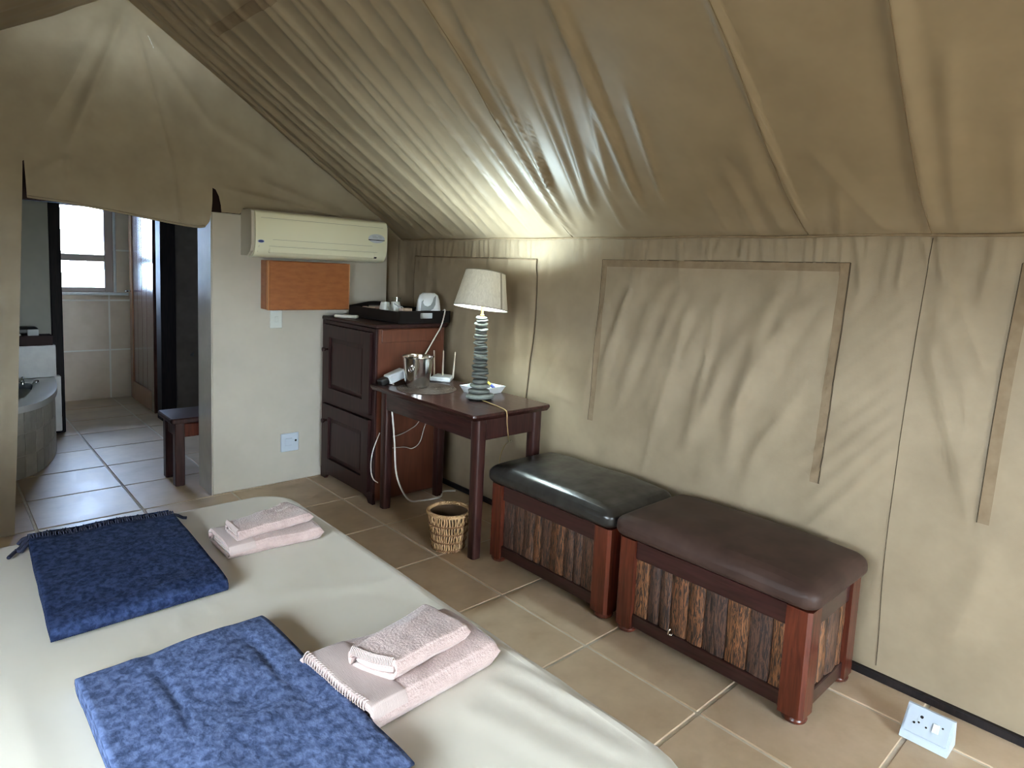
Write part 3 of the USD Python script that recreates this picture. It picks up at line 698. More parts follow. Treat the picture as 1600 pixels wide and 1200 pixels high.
def slab(x0, x1, y0, y1, prof, R):
    a = np.linspace(0, 2 * np.pi, 24, endpoint=False); p = []
    for ins, z in prof:
        for X, Y in ((x0 + R, y0 + R), (x0 + R, y1 - R), (x1 - R, y0 + R), (x1 - R, y1 - R)): p.append(np.stack([X + (R - ins) * np.cos(a), Y + (R - ins) * np.sin(a), np.full(24, z)], 1))
    return hull(np.vstack(p))


part(desk, 'desk_top', slab(TX0, TX1, TY0, TY1, [(.014, TZ - .032), (.003, TZ - .018), (0, TZ - .012), (.002, TZ - .003), (.005, TZ)], .022), 'dark_wood_h', 25)
for X in (2.005, 2.395):
    for Y in (2.408, 3.262):
        s = .064
        top_ = [(X + .012 * 0, Y)]
        part(desk, 'desk_leg', hull([(X + s / 2 + (s / 2) * k * cx_, Y + s / 2 - .03 + (s / 2) * k * cy_, z) for cx_, cy_ in [(math.copysign(abs(math.cos(t)) ** .55, math.cos(t)), math.copysign(abs(math.sin(t)) ** .55, math.sin(t))) for t in np.linspace(0, 2 * np.pi, 24, endpoint=False)] for z, k in ((0, .86), (.62, 1.0), (.728, 1.0))]), 'dark_wood', 30)
for X in (2.012, 2.425): part(desk, 'apron', cbox(X, X + .022, 2.44, 3.26, .612, .730, .003), 'dark_wood_h')
for Y in (2.392, 3.262): part(desk, 'apron', cbox(2.06, 2.40, Y, Y + .022, .612, .730, .003), 'dark_wood')

# ================================================================== TALL CABINET
cab = thing('tall_cabinet', (2.25, 3.69, 0), 'tall dark wooden cabinet with two panelled doors in the corner', 'cabinet')
part(cab, 'carcass', [cbox(2.003, 2.498, 3.338, 3.362, .02, 1.085), cbox(2.003, 2.498, 4.008, 4.030, .02, 1.085), cbox(2.012, 2.498, 3.36, 4.01, .06, 1.08)], 'cabinet_side_wood')
part(cab, 'side_rail', cbox(2.03, 2.47, 3.331, 3.340, 1.00, 1.08, .003), 'cabinet_side_wood')
part(cab, 'cabinet_top', slab(1.985, 2.515, 3.322, 4.032, [(.008, 1.084), (0, 1.092), (0, 1.104), (.005, 1.110)], .012), 'cabinet_wood', 25)
part(cab, 'plinth', mapped(extrude(sg.Polygon([(0, .0), (.05, 0), (.07, .025), (.12, .04), (.56, .04), (.61, .025), (.63, 0), (.69, 0), (.69, .07), (0, .07)]), .02), lambda v: np.stack([1.992 + v[:, 2], 3.338 + v[:, 0], v[:, 1]], 1)), 'cabinet_wood')
part(cab, 'front_frame', [cbox(1.994, 2.012, 3.338, 3.378, .02, 1.085, .003), cbox(1.994, 2.012, 3.99, 4.03, .02, 1.085, .003), cbox(1.994, 2.012, 3.37, 4.0, 1.06, 1.085, .003), cbox(1.994, 2.012, 3.37, 4.0, .525, .553, .003)], 'cabinet_wood')
for z0, z1, zk in ((.556, 1.058, .895), (.072, .522, .415)):
    y0, y1, b = 3.382, 3.986, .082
    fpoly = sg.box(y0, z0, y1, z1).difference(sg.box(y0 + b, z0 + b, y1 - b, z1 - b))
    d = part(cab, 'cabinet_door', mapped(extrude(fpoly, .022), lambda v: np.stack([1.976 + v[:, 2], v[:, 0], v[:, 1]], 1)), 'cabinet_wood')
    pn = [(y0 + b, z0 + b), (y1 - b, z1 - b)]
    part(d, 'door_panel', hull([(1.986, y, z) for y in (y0 + b + .03, y1 - b - .03) for z in (z0 + b + .03, z1 - b - .03)] + [(1.994, y, z) for y in (y0 + b - .002, y1 - b + .002) for z in (z0 + b - .002, z1 - b + .002)] + [(1.997, y, z) for y in (y0 + b, y1 - b) for z in (z0 + b, z1 - b)]), 'cabinet_wood')
    part(d, 'door_knob', mapped(lathe([(0, 0), (.008, 0), (.007, .012), (.013, .018), (.017, .026), (.014, .034), (0, .037)], 20), lambda v, zk=zk: np.stack([1.976 - v[:, 2], 3.925 + v[:, 0], zk + v[:, 1]], 1)), 'dark_wood', True)

# remote on the cabinet
rm = thing('remote_control', (2.06, 3.83, 1.11), 'white air conditioner remote lying on the tall cabinet', 'remote control')


def rotz(v, a, c):
    v = np.array(v) - c; return np.stack([v[:, 0] * math.cos(a) - v[:, 1] * math.sin(a), v[:, 0] * math.sin(a) + v[:, 1] * math.cos(a), v[:, 2]], 1) + c


part(rm, 'case', mapped(rbox(2.036, 2.084, 3.752, 3.908, 1.110, 1.130, .009), lambda v: rotz(v, .70, np.array([2.06, 3.83, 0]))), 'offwhite_plastic', 40)
part(rm, 'display', mapped(cbox(2.044, 2.076, 3.853, 3.893, 1.1295, 1.131, .0005), lambda v: rotz(v, .70, np.array([2.06, 3.83, 0]))), 'grey_plastic')

# tray with its contents
tr = thing('serving_tray', (2.35, 3.65, 1.11), 'black wooden serving tray with wavy handles on the tall cabinet', 'tray')
QX0, QX1, QY0, QY1, QZ = 2.150, 2.545, 3.345, 3.965, 1.1105
part(tr, 'tray_base', cbox(QX0, QX1, QY0, QY1, QZ, QZ + .010, .002), 'tray_black')
for X in (QX0, QX1 - .012): part(tr, 'tray_side', cbox(X, X + .012, QY0, QY1, QZ + .008, QZ + .074, .003), 'tray_black')
w_ = QX1 - QX0
wave = [(0, 0), (w_, 0), (w_, .066)] + [(w_ * (1 - t), .066 + .030 * math.sin(math.pi * t) ** 2 * 0 + .028 * max(0, math.cos((t - .5) * 2.6)) ** 2) for t in np.linspace(.12, .88, 17)] + [(0, .066)]
near = sg.Polygon([(0, 0), (w_, 0), (w_, .070), (0, .070)]).difference(sg.box(.166, .027, .254, .052).buffer(.006))
far = sg.Polygon(wave).difference(sg.box(.15, .035, .25, .06).buffer(.006))
for yy_, P_ in ((QY0, near), (QY1 - .012, far)):
    part(tr, 'tray_end', mapped(extrude(P_, .012), lambda v, yy_=yy_: np.stack([QX0 + v[:, 0], yy_ + .012 - v[:, 2], QZ + .008 + v[:, 1]], 1)), 'tray_black')
kt = thing('kettle', (2.447, 3.46, QZ + .010), 'white plastic kettle with grey crescent grip on the tray', 'kettle')
kp = []
KF = lambda v: rotz(np.array(v), -.61, np.array([2.450, 3.46, 0]))                       # the grip side faces the room
for z, hx, hy in ((1.1205, .074, .050), (1.135, .080, .058), (1.19, .080, .060), (1.25, .072, .054), (1.283, .060, .044), (1.298, .040, .025)):
    for t in np.linspace(0, 2 * np.pi, 28, endpoint=False):
        kp.append((2.450 + hx * math.copysign(abs(math.cos(t)) ** .5, math.cos(t)), 3.46 + hy * math.copysign(abs(math.sin(t)) ** .5, math.sin(t)), z))
part(kt, 'jug', hull(KF(kp)), 'white_plastic', 40)
cres = sg.Polygon([(.29, .68), (.22, .60), (.20, .16), (.35, .13), (.55, .18), (.70, .30), (.78, .50), (.79, .90), (.72, .80), (.68, .62), (.60, .45), (.48, .38), (.34, .42), (.27, .55)]).buffer(.02).buffer(-.01)
part(kt, 'grip_window', mapped(extrude(cres, .012), lambda v: KF(np.stack([2.450 - .078 + .156 * v[:, 0], 3.4075 + .016 * np.clip(v[:, 1] - .35, 0, 1) - v[:, 2], 1.160 + .135 * v[:, 1]], 1))), 'grey_plastic')
part(kt, 'power_base', lathe([(0, 0), (.066, 0), (.066, .010), (.055, .014), (0, .014)], 32, (2.450, 3.46, QZ + .0101)), 'white_plastic', 40)
cup0 = thing('coffee_cup', (2.222, 3.62, QZ + .0102), 'upside down white cup, left one of the two on the tray', 'cup', 'cups on the tray')
part(cup0, 'bowl', lathe([(.0375, 0), (.0385, .002), (.0385, .03), (.036, .07), (.030, .100), (.027, .108), (.022, .108), (.022, .104), (0, .104)], 32, (2.222, 3.62, QZ + .0102)), 'china', 40)
part(cup0, 'cup_handle', tube(smooth_path([(2.222 + .0, 3.582, QZ + .03), (2.215, 3.560, QZ + .036), (2.213, 3.556, QZ + .058), (2.220, 3.572, QZ + .082), (2.224, 3.588, QZ + .088)], 6), .0045, 8), 'china', True)
c2 = stage.DefinePrim('/World/coffee_cup_001', 'Xform')
UsdGeom.Xformable(c2).AddTranslateOp().Set(Gf.Vec3d(2.306, 3.63, QZ + .0102)); UsdGeom.Xformable(c2).AddRotateZOp().Set(70)
c2.GetReferences().AddInternalReference(Sdf.Path('/World/coffee_cup')); c2.SetInstanceable(True)
tag('/World/coffee_cup_001', 'upside down white cup, right one of the two on the tray', 'cup', 'cups on the tray')
TB = QZ + .0102
gl = single('drinking_glass', lathe([(0, 0), (.026, 0), (.033, .13), (.031, .13), (.0245, .006), (0, .006)], 28, (2.395, 3.76, TB)), 'glass', 40, 'clear drinking glass standing behind the cups on the tray', 'glass')
sb = thing('sachet_box', (2.30, 3.50, TB), 'small open beige paper box on the tray beside the kettle', 'box')
part(sb, 'box_body', cbox(2.268, 2.336, 3.475, 3.525, TB, TB + .076, .002), 'wood_beige')
part(sb, 'box_flap', hull([(2.262, 3.50, TB + .080), (2.268, 3.50, TB + .072), (2.236, 3.53, TB + .105), (2.242, 3.53, TB + .108), (2.262, 3.52, TB + .080), (2.236, 3.55, TB + .105)]), 'card')
for k, (x, y, a, c) in enumerate([(2.205, 3.80, .3, 'wood_beige'), (2.255, 3.84, -.5, 'warm_white'), (2.225, 3.88, 1.0, 'wood_beige'), (2.29, 3.82, .1, 'towel')]):
    s_ = single('sachet', mapped(rbox(x - .03, x + .03, y - .022, y + .022, TB + .003, TB + .062, .012, .012), lambda v, x=x, y=y, a=a: rotz(v, a, np.array([x, y, 0]))), c, 40,
                ['beige sugar sachet bundle at the left end of the tray', 'cream sachet bundle on the tray, second from the left', 'beige sachet bundle at the far left corner of the tray', 'pinkish sachet bundle beside the left cup on the tray'][k], 'sachet', 'sachets on the tray')
single('power_cable', tube(smooth_path([(2.50, 3.42, TB + .012), (2.498, 3.36, 1.188), (2.486, 3.326, 1.192), (2.468, 3.316, 1.14), (2.445, 3.312, 1.085), (2.407, 3.308, 1.033), (2.341, 3.305, .938), (2.27, 3.295, .86), (2.18, 3.285, .815), (2.135, 3.275, .82)], 8), .0045, 8), 'cable_white', True,
       'white kettle cable hanging from the tray behind the steel bucket', 'cable')

# ---- on the desk
ad = thing('plug_adapter', (2.06, 3.25, TZ), 'white plug adapter with black plug behind the steel bucket', 'adapter')
T_ = lambda v: (lambda q: np.stack([2.055 + q[:, 0] * .93 - q[:, 2] * .30, 3.262 + q[:, 1], .7975 + q[:, 0] * .30 + q[:, 2] * .93], 1))(np.array(v))
part(ad, 'adapter_body', mapped(rbox(-.03, .095, -.035, .035, -.028, .028, .010), T_), 'white_plastic', 40)
part(ad, 'plug', mapped(rbox(-.085, -.028, -.028, .028, -.022, .022, .012), T_), 'near_black', 40)
mt_ = thing('placemat', (2.155, 3.035, TZ), 'round dark woven placemat under the steel bucket', 'placemat')
part(mt_, 'mat_base', lathe([(0, 0), (.172, 0), (.174, .002), (.172, .004), (0, .004)], 48, (2.155, 3.035, TZ + .0002)), 'mat_weave', 30)
part(mt_, 'woven_rings', [tube([(2.155 + r * math.cos(t), 3.035 + r * math.sin(t), TZ + .0042) for t in np.linspace(0, 2 * np.pi, 48, endpoint=False)], .0028, 5, True) for r in np.arange(.02, .172, .011)], 'mat_weave', True)
bk = thing('ice_bucket', (2.140, 3.110, TZ), 'shiny steel ice bucket with ring handles on a placemat', 'bucket')
BX, BY, B0 = 2.140, 3.110, TZ + .0072
part(bk, 'bucket_body', lathe([(0, 0), (.068, 0), (.071, .004), (.0735, .02), (.090, .168), (.0925, .172), (.096, .174), (.096, .177), (.092, .178), (.0885, .172), (.072, .02), (.066, .006), (0, .006)], 56, (BX, BY, B0)), 'steel', 40)
for s in (-1, 1):
    dx, dy = (-.86 * s, -.51 * s); rr = .087
    hx, hy, hz = BX + dx * rr, BY + dy * rr, B0 + .125
    ring = part(bk, 'ring_handle', tube([(hx + dx * .006 + (-dy) * .016 * math.sin(t), hy + dy * .006 + dx * .016 * math.sin(t), hz - .016 + .016 * math.cos(t)) for t in np.linspace(0, 2 * np.pi, 24, endpoint=False)], .0028, 8, True), 'chrome', True)
    part(bk, 'handle_boss', trimesh.creation.icosphere(2, .009, ).apply_translation([hx, hy, hz + .001]), 'chrome', True)
ro = thing('wifi_router', (2.40, 3.235, TZ), 'small white wireless router with three upright antennas', 'router')
rq = [(2.318, 3.232), (2.388, 3.118), (2.490, 3.215), (2.436, 3.322)]
cen = np.mean(rq, 0)
part(ro, 'router_body', hull([(*(cen + (np.array(q) - cen) * k), z) for q in rq for k, z in ((.93, TZ + .001), (1., TZ + .008), (1., TZ + .022), (.90, TZ + .030))]), 'white_plastic')
for (x, y), (lx, ly) in zip([(2.385, 3.282), (2.421, 3.240), (2.448, 3.168)], [(-.004, .002), (.0, 0), (.008, -.004)]):
    part(ro, 'antenna', tube([(x, y, TZ + .022), (x + lx * .3, y + ly * .3, TZ + .07), (x + lx, y + ly, TZ + .182), (x + lx, y + ly, TZ + .186)], [.0062, .006, .0045, .002], 8), 'warm_white', 40)
dh = thing('tidy_dish', (2.375, 2.79, TZ), 'white rectangular dish of small items behind the lamp', 'dish')
dc, da = np.array([2.375, 2.790, 0]), .10
DR = lambda v: rotz(np.array(v) + dc, da, dc)
outer = lambda k, z: [(sx * k * .102, sy * k * .088, z) for sx in (-1, 1) for sy in (-1, 1)]
m_ = hull(outer(.80, TZ + .0005) + outer(1.0, TZ + .040)) - hull(outer(.76, TZ + .005) + outer(.955, TZ + .0405))
part(dh, 'dish_body', mapped(m_, DR), 'white_plastic')
single('lighter', mapped(rbox(-.012, .012, -.006, .006, TZ + .007, TZ + .078, .005), lambda v: np.array(v) + [2.392, 2.800, 0]), 'orange_plastic', 40, 'orange lighter standing in the white dish behind the lamp', 'lighter')
pn_ = thing('marker_pen', (2.425, 2.77, TZ), 'blue marker pen with yellow cap leaning in the white dish', 'pen')
part(pn_, 'barrel', tube([(2.432, 2.735, TZ + .018), (2.425, 2.775, TZ + .040)], .008, 10), 'blue_plastic', 40)
part(pn_, 'cap', tube([(2.425, 2.775, TZ + .040), (2.420, 2.800, TZ + .053)], .009, 10), 'yellow_plastic', 40)
single('tissue_ball', mapped(trimesh.creation.icosphere(3, .03), lambda v: np.array(v) * [1, 1, .8] * (1 + .35 * (meshkit.noise(np.array(v) * 90, 2) - .5))[:, None] + [2.312, 2.805, TZ + .034]), 'card', True, 'crumpled white tissue in the dish behind the lamp', 'tissue')

# lamp of stacked pebbles
LX, LY = 2.231, 2.650
lamp = thing('table_lamp', (LX, LY, TZ), 'lit table lamp of stacked grey pebbles with linen shade', 'lamp')
z, k = TZ + .0003, 0
_ls = np.random.default_rng(17)
hs = [.036, .030, .030, .028] + [.024] * 4 + [.021] * 6 + [.0175] * 16
rs = [(.083, .070), (.060, .056), (.056, .05), (.046, .042)]
ico3 = np.array(trimesh.creation.icosphere(3, 1.0).vertices); icof = trimesh.creation.icosphere(3, 1.0).faces
while z < 1.204 and k < len(hs):
    h = hs[k]; q = k / len(hs)
    rx, ry = rs[k] if k < 4 else (np.interp(q, [.13, .45, 1], [.044, .037, .029]) * _ls.uniform(.9, 1.1), np.interp(q, [.13, .45, 1], [.042, .035, .028]) * _ls.uniform(.9, 1.1))
    v = ico3 * (1 + .22 * (meshkit.noise(ico3 * 1.4 + k * 7.3, 3) - .5)[:, None])
    v = np.sign(v) * np.abs(v) ** np.array([.9, .9, .8]); v = v * [rx, ry, h / 2 * 1.06]
    tl = _ls.uniform(-.16, .16, 2) * (k > 3); v[:, 2] += v[:, 0] * tl[0] + v[:, 1] * tl[1]
    v = rotz(v, _ls.uniform(-.4, .4), np.zeros(3)) + [LX + (_ls.uniform(-.004, .004) if k > 3 else (.006, -.004, .004, 0)[k]), LY + _ls.uniform(-.004, .004), z + h / 2]
    v[:, 2] = np.maximum(v[:, 2], TZ + .0002)
    part(lamp, 'pebble', (v, icof), f'stone_{(2, 0, 2, 0)[k] if k < 4 else _ls.choice([0, 0, 1, 2])}', True)
    z += h * .90; k += 1
ztop = z
part(lamp, 'lamp_stem', lathe([(0, 0), (.012, 0), (.012, .010), (.008, .012), (.008, .095), (.014, .098), (.014, .135), (0, .135)], 20, (LX, LY, ztop)), 'brass', 40)
sz0, sz1, sr0, sr1 = 1.258, 1.452, .146, .108
vd = np.array([LX, LY]) / math.hypot(LX, LY); away = np.array([vd[0], vd[1], 0]); right = np.array([vd[1], -vd[0], 0])
tl_ = np.array([0, 0, 1.0]) + .13 * away + .10 * right; tl_ /= np.linalg.norm(tl_)                                # the shade sits crooked: its top leans back and to the right
ax1 = np.cross(right, tl_) * -1; ax1 -= tl_ * (ax1 @ tl_); ax1 /= np.linalg.norm(ax1); ax2 = np.cross(tl_, ax1); SC = np.array([LX, LY, 1.355])


def SH(v):
    q = np.array(v) - SC; return SC + np.outer(q[:, 0], ax1) + np.outer(q[:, 1], ax2) + np.outer(q[:, 2], tl_)


part(lamp, 'lamp_shade', mapped(lathe([(sr0, sz0), (sr1, sz1), (sr1 - .0025, sz1), (sr0 - .0025, sz0), (sr0, sz0)], 64, (LX, LY, 0)), SH), 'shade', 40)
part(lamp, 'shade_rim', [tube(SH([(LX + r * math.cos(t), LY + r * math.sin(t), z_) for t in np.linspace(0, 2 * np.pi, 64, endpoint=False)]), .0024, 6, True) for r, z_ in ((sr1, sz1), (sr0, sz0))], 'shade_seam', True)
va = math.radians(48) + (math.atan2(*((-away) @ np.stack([ax2, ax1], 1))))
part(lamp, 'shade_seam_strip', [hull(SH([(LX + (r + o) * math.cos(va + d), LY + (r + o) * math.sin(va + d), z_) for r, z_ in ((sr0, sz0), (sr1, sz1)) for o in (.0004, .0016) for d in (-.045, .045)]))], 'shade_seam')
part(lamp, 'shade_carrier', [tube([(LX, LY, ztop + .10), SH([(LX + (sr1 - .004) * math.cos(t) * .97, LY + (sr1 - .004) * math.sin(t) * .97, sz1 - .004)])[0]], .0016, 5) for t in (.3, 2.4, 4.5)], 'brass', True)
part(lamp, 'light_bulb', lathe([(0, 0), (.012, .002), (.014, .014), (.026, .036), (.030, .052), (.026, .072), (.014, .082), (0, .085)], 24, (LX, LY, ztop + .130)), 'bulb', True)
part(lamp, 'lamp_cord', tube(smooth_path([(2.205, 2.590, TZ + .006), (2.200, 2.52, TZ + .0045), (2.178, 2.42, TZ + .0045), (2.160, 2.355, TZ + .004), (2.152, 2.332, TZ - .008), (2.156, 2.331, .70), (2.20, 2.36, .60), (2.30, 2.45, .56), (2.355, 2.56, .50), (2.358, 2.60, .386), (2.40, 2.62, .10), (2.45, 2.66, .006)], 8), .0032, 7), 'brass', True, 'pale beige lamp cord')

# cables under the desk
single('power_cable', tube(smooth_path([(2.06, 3.24, .765), (2.03, 3.225, .70), (2.031, 3.2, .592), (2.045, 3.19, .423), (2.060, 3.19, .244), (2.099, 3.19, .13), (2.17, 3.20, .035), (2.27, 3.22, .006), (2.40, 3.20, .006), (2.48, 3.27, .006), (2.56, 3.24, .006)], 8), .0055, 8), 'cable_white', True, 'thick white cable hanging under the desk to the floor', 'cable')
for pts, lab in (([(2.06, 3.322, .405), (2.086, 3.322, .411), (2.174, 3.322, .423), (2.244, 3.322, .446), (2.301, 3.322, .48), (2.36, 3.30, .60), (2.40, 3.27, .72)], 'upper thin grey cable under the desk beside the cabinet side'),
                 ([(2.06, 3.322, .347), (2.088, 3.322, .346), (2.2, 3.322, .337), (2.263, 3.322, .319), (2.32, 3.322, .352), (2.356, 3.322, .456), (2.40, 3.29, .60), (2.42, 3.27, .72)], 'lower thin grey cable under the desk curving upward')):
    single('thin_cable', tube(smooth_path(pts, 8), .0030, 6), 'cable_grey', True, lab, 'cable')
single('thin_cable', tube(smooth_path([(2.03, 3.332, .45), (1.985, 3.325, .36), (1.968, 3.322, .29), (1.968, 3.320, .22), (1.985, 3.318, .17), (2.02, 3.325, .14)], 8), .0035, 6), 'cable_white', True, 'white cable loop between the cabinet and the desk leg', 'cable')

# waste basket
ba = thing('wicker_basket', (2.005, 2.585, 0), 'small round wicker waste basket under the desk', 'basket')
bx_, by_, bh = 2.005, 2.585, .200
rad = lambda z: np.interp(z, [0, bh], [.080, .108])
part(ba, 'inner_wall', lathe([(0, .004), (.074, .004), (.076, .006), (.102, bh - .006), (.099, bh - .006), (.072, .01), (0, .01)], 40, (bx_, by_, 0)), 'wicker_inner', 40)
st = []
_bs = np.random.default_rng(9)
for k in range(46):
    t = 2 * np.pi * k / 46; zz = np.linspace(.003, bh, 14); ph = _bs.uniform(0, 6.28)
    tt_ = t + .022 * np.sin(zz * 95 + ph) + _bs.uniform(-.02, .02)
    r_ = rad(zz) + .003 * np.cos(zz * 125 + (k % 2) * np.pi)
    st.append(tube(np.stack([bx_ + r_ * np.cos(tt_), by_ + r_ * np.sin(tt_), zz], 1), _bs.uniform(.0036, .0052), 6))
part(ba, 'upright_canes', st, 'wicker_light', True, kind='stuff')
for z_ in (.012, .055, .100, .145):
    for o in (0, np.pi):
        t = np.linspace(0, 2 * np.pi, 160, endpoint=False); r_ = rad(z_) + .002 + .0046 * np.cos(t * 23 + o)
        part(ba, 'woven_band', tube(np.stack([bx_ + r_ * np.cos(t), by_ + r_ * np.sin(t), z_ + .003 * np.sin(t * 23 + o)], 1), .0032, 6, True), 'wicker_dark', True)
t = np.linspace(0, 2 * np.pi, 240, endpoint=False)
for o in (0, 2.1, 4.2):
    part(ba, 'rim_braid', tube(np.stack([bx_ + (.109 + .006 * np.cos(t * 24 + o)) * np.cos(t), by_ + (.109 + .006 * np.cos(t * 24 + o)) * np.sin(t), bh + .002 + .006 * np.sin(t * 24 + o)], 1), .0048, 7, True), 'wicker_light', True)

# ================================================================== ON THE PARTITION WALL
ac = thing('air_conditioner', (1.906, YF, 1.49), 'cream split air conditioner high on the partition wall', 'air conditioner')
AX0, AX1 = 1.453, 2.362
body = sg.Polygon([(YF - .001, 1.488), (YF - .001, 1.763), (3.90, 1.763), (3.872, 1.752), (3.868, 1.70), (3.868, 1.56), (3.885, 1.515), (3.93, 1.488)])
part(ac, 'casing', mapped(extrude(body, AX1 - AX0), lambda v: np.stack([AX0 + v[:, 2], v[:, 0], v[:, 1]], 1)), 'ac_side')
fr_ = smooth_path([(3.885, 1.757), (3.862, 1.748), (3.852, 1.73), (3.848, 1.68), (3.846, 1.60), (3.852, 1.545), (3.868, 1.508), (3.90, 1.484), (3.96, 1.478)], 6)
inn = fr_ + [.02, -.001]
fpoly = sg.Polygon(np.vstack([fr_, [(3.96, 1.488), (3.93, 1.492), (3.89, 1.52), (3.872, 1.56), (3.872, 1.70), (3.878, 1.745)]])).buffer(0)
part(ac, 'front_panel', mapped(extrude(fpoly, AX1 - AX0 - .016), lambda v: np.stack([AX0 + .018 + v[:, 2], v[:, 0], v[:, 1]], 1)), 'ac_white', 25)
fy = lambda z: np.interp(z, fr_[::-1, 1], fr_[::-1, 0])
for z_, lo_, hi_ in ((1.714, .05, .88), (1.588, .12, .80), (1.548, .10, .84)):
    part(ac, 'panel_groove', cbox(AX0 + lo_, AX0 + hi_, fy(z_) - .0006, fy(z_) + .006, z_ - .0014, z_ + .0014, .0003), 'ac_line')
part(ac, 'louvre', cbox(AX0 + .10, AX1 - .09, 3.852, 3.875, 1.506, 1.546, .006), 'ac_white')
oval = lambda cx_, cz_, a_, b_, o, hgt=.0015, poly=None: mapped(extrude(poly or sg.Polygon([(a_ * math.cos(t), b_ * math.sin(t)) for t in np.linspace(0, 2 * np.pi, 32, endpoint=False)]), hgt), lambda v: np.stack([cx_ + v[:, 0], fy(cz_ + v[:, 1]) - o - v[:, 2], cz_ + v[:, 1]], 1))
bd = part(ac, 'badge', oval(1.502, 1.574, .021, .0105, 0), 'badge_pale', label='small oval badge, pale rim and blue centre')
part(bd, 'badge_centre', oval(1.502, 1.574, .0165, .0072, .0012), 'badge_blue')
sp_ = part(ac, 'display_sticker', oval(2.282, 1.640, .062, .030, 0), 'badge_pale', label='pale oval sticker with dark line at the right end')
part(sp_, 'display_line', oval(2.282, 1.630, 0, 0, .0012, poly=sg.box(-.062, -.0025, .062, .0025)), 'near_black')
for q, (dx, dz, w_2) in enumerate([(-.018, .012, .030), (.024, .012, .022), (-.010, .003, .040), (.03, .003, .018)]):
    part(sp_, 'print_line', oval(2.282 + dx, 1.643 + dz, 0, 0, .0012, poly=sg.box(-w_2 / 2, -.0022, w_2 / 2, .0022)), 'badge_grey')
part(ac, 'receiver_window', oval(2.285, 1.512, 0, 0, .0005, poly=sg.box(-.010, -.005, .010, .005)), 'near_black')
part(ac, 'drain_slit', oval(1.490, 1.53, 0, 0, .0003, poly=sg.Polygon([(-.004, -.02), (-.002, -.02), (.004, .02), (.002, .02)])), 'ac_line')

wb_ = thing('wall_cupboard', (1.85, YF, 1.158), 'orange brown wooden box mounted under the air conditioner', 'wall box')
part(wb_, 'box_back', cbox(1.576, 2.126, 3.954, YF - .0005, 1.158, 1.464, .003), 'box_wood')
part(wb_, 'box_lid', cbox(1.580, 2.124, 3.918, 3.951, 1.156, 1.462, .005), 'box_wood')
part(wb_, 'lid_edge', [cbox(1.5765, 1.5815, 3.921, 3.950, 1.156, 1.462, .001), cbox(2.1225, 2.127, 3.919, 3.943, 1.156, 1.462, .001)], 'box_wood_edge')

sw = thing('light_switch', (1.673, YF, 1.035), 'white rectangular wall plate just below the orange box', 'switch')
part(sw, 'plate', cbox(1.634, 1.713, YF - .010, YF - .0003, 1.032, 1.147, .003), 'china')
part(sw, 'rocker', cbox(1.662, 1.686, YF - .0125, YF - .009, 1.072, 1.108, .002), 'china')
so = thing('wall_socket', (1.77, YF, .205), 'square white socket low on the partition wall', 'socket')
part(so, 'plate', cbox(1.709, 1.832, YF - .011, YF - .0003, .207, .330, .004), 'socket_plastic')
part(so, 'rocker', cbox(1.738, 1.784, YF - .015, YF - .010, .247, .297, .003), 'socket_plastic')
part(so, 'indicator', mapped(lathe([(0, 0), (.0075, 0), (.007, .0015), (0, .0015)], 16), lambda v: np.stack([1.810 + v[:, 0], YF - .0105 - v[:, 2], .277 + v[:, 1]], 1)), 'near_black')

# floor socket box
fs = thing('socket_box', (2.36, .48, 0), 'white sloping socket box on the floor by the canvas wall', 'socket')
A = np.array([(2.322, 0, .004), (2.332, 0, .020), (2.402, 0, .086), (2.412, 0, .086), (2.425, 0, .0)])
ey0, ey1 = .412, .546
part(fs, 'case', hull([(a[0], y, a[2]) for a in A for y in (ey0, ey1)] + [(2.34, y, .0) for y in (ey0, ey1)]), 'socket_plastic')
n0 = np.array([-.066, 0, .070]); n0 /= np.linalg.norm(n0); e_s = np.array([.070, 0, .066]); e_s /= np.linalg.norm(e_s); o0 = np.array([2.332, .4795, .020])
FP = lambda v: (lambda q: o0 + np.outer(q[:, 0], [0, -1, 0]) + np.outer(q[:, 1], e_s) + np.outer(q[:, 2], n0))(np.array(v))
pp = part(fs, 'face_plate', mapped(extrude(sg.box(-.060, .006, .060, .088).buffer(-.004).buffer(.004), .0035), FP), 'socket_plastic')
for hx, hy, hr in ((-.020, .066, .0048), (-.036, .040, .0034), (-.024, .046, .0030), (-.002, .040, .0032), (.040, .060, .0030)):
    part(pp, 'socket_hole', mapped(lathe([(0, .0034), (hr, .0034), (hr, .0039), (0, .0039)], 14), lambda v, hx=hx, hy=hy: FP(np.array(v) + [hx, hy, 0])), 'near_black')
part(fs, 'rocker', mapped(cbox(.014, .032, .034, .064, .003, .0075, .0015), FP), 'white_plastic')

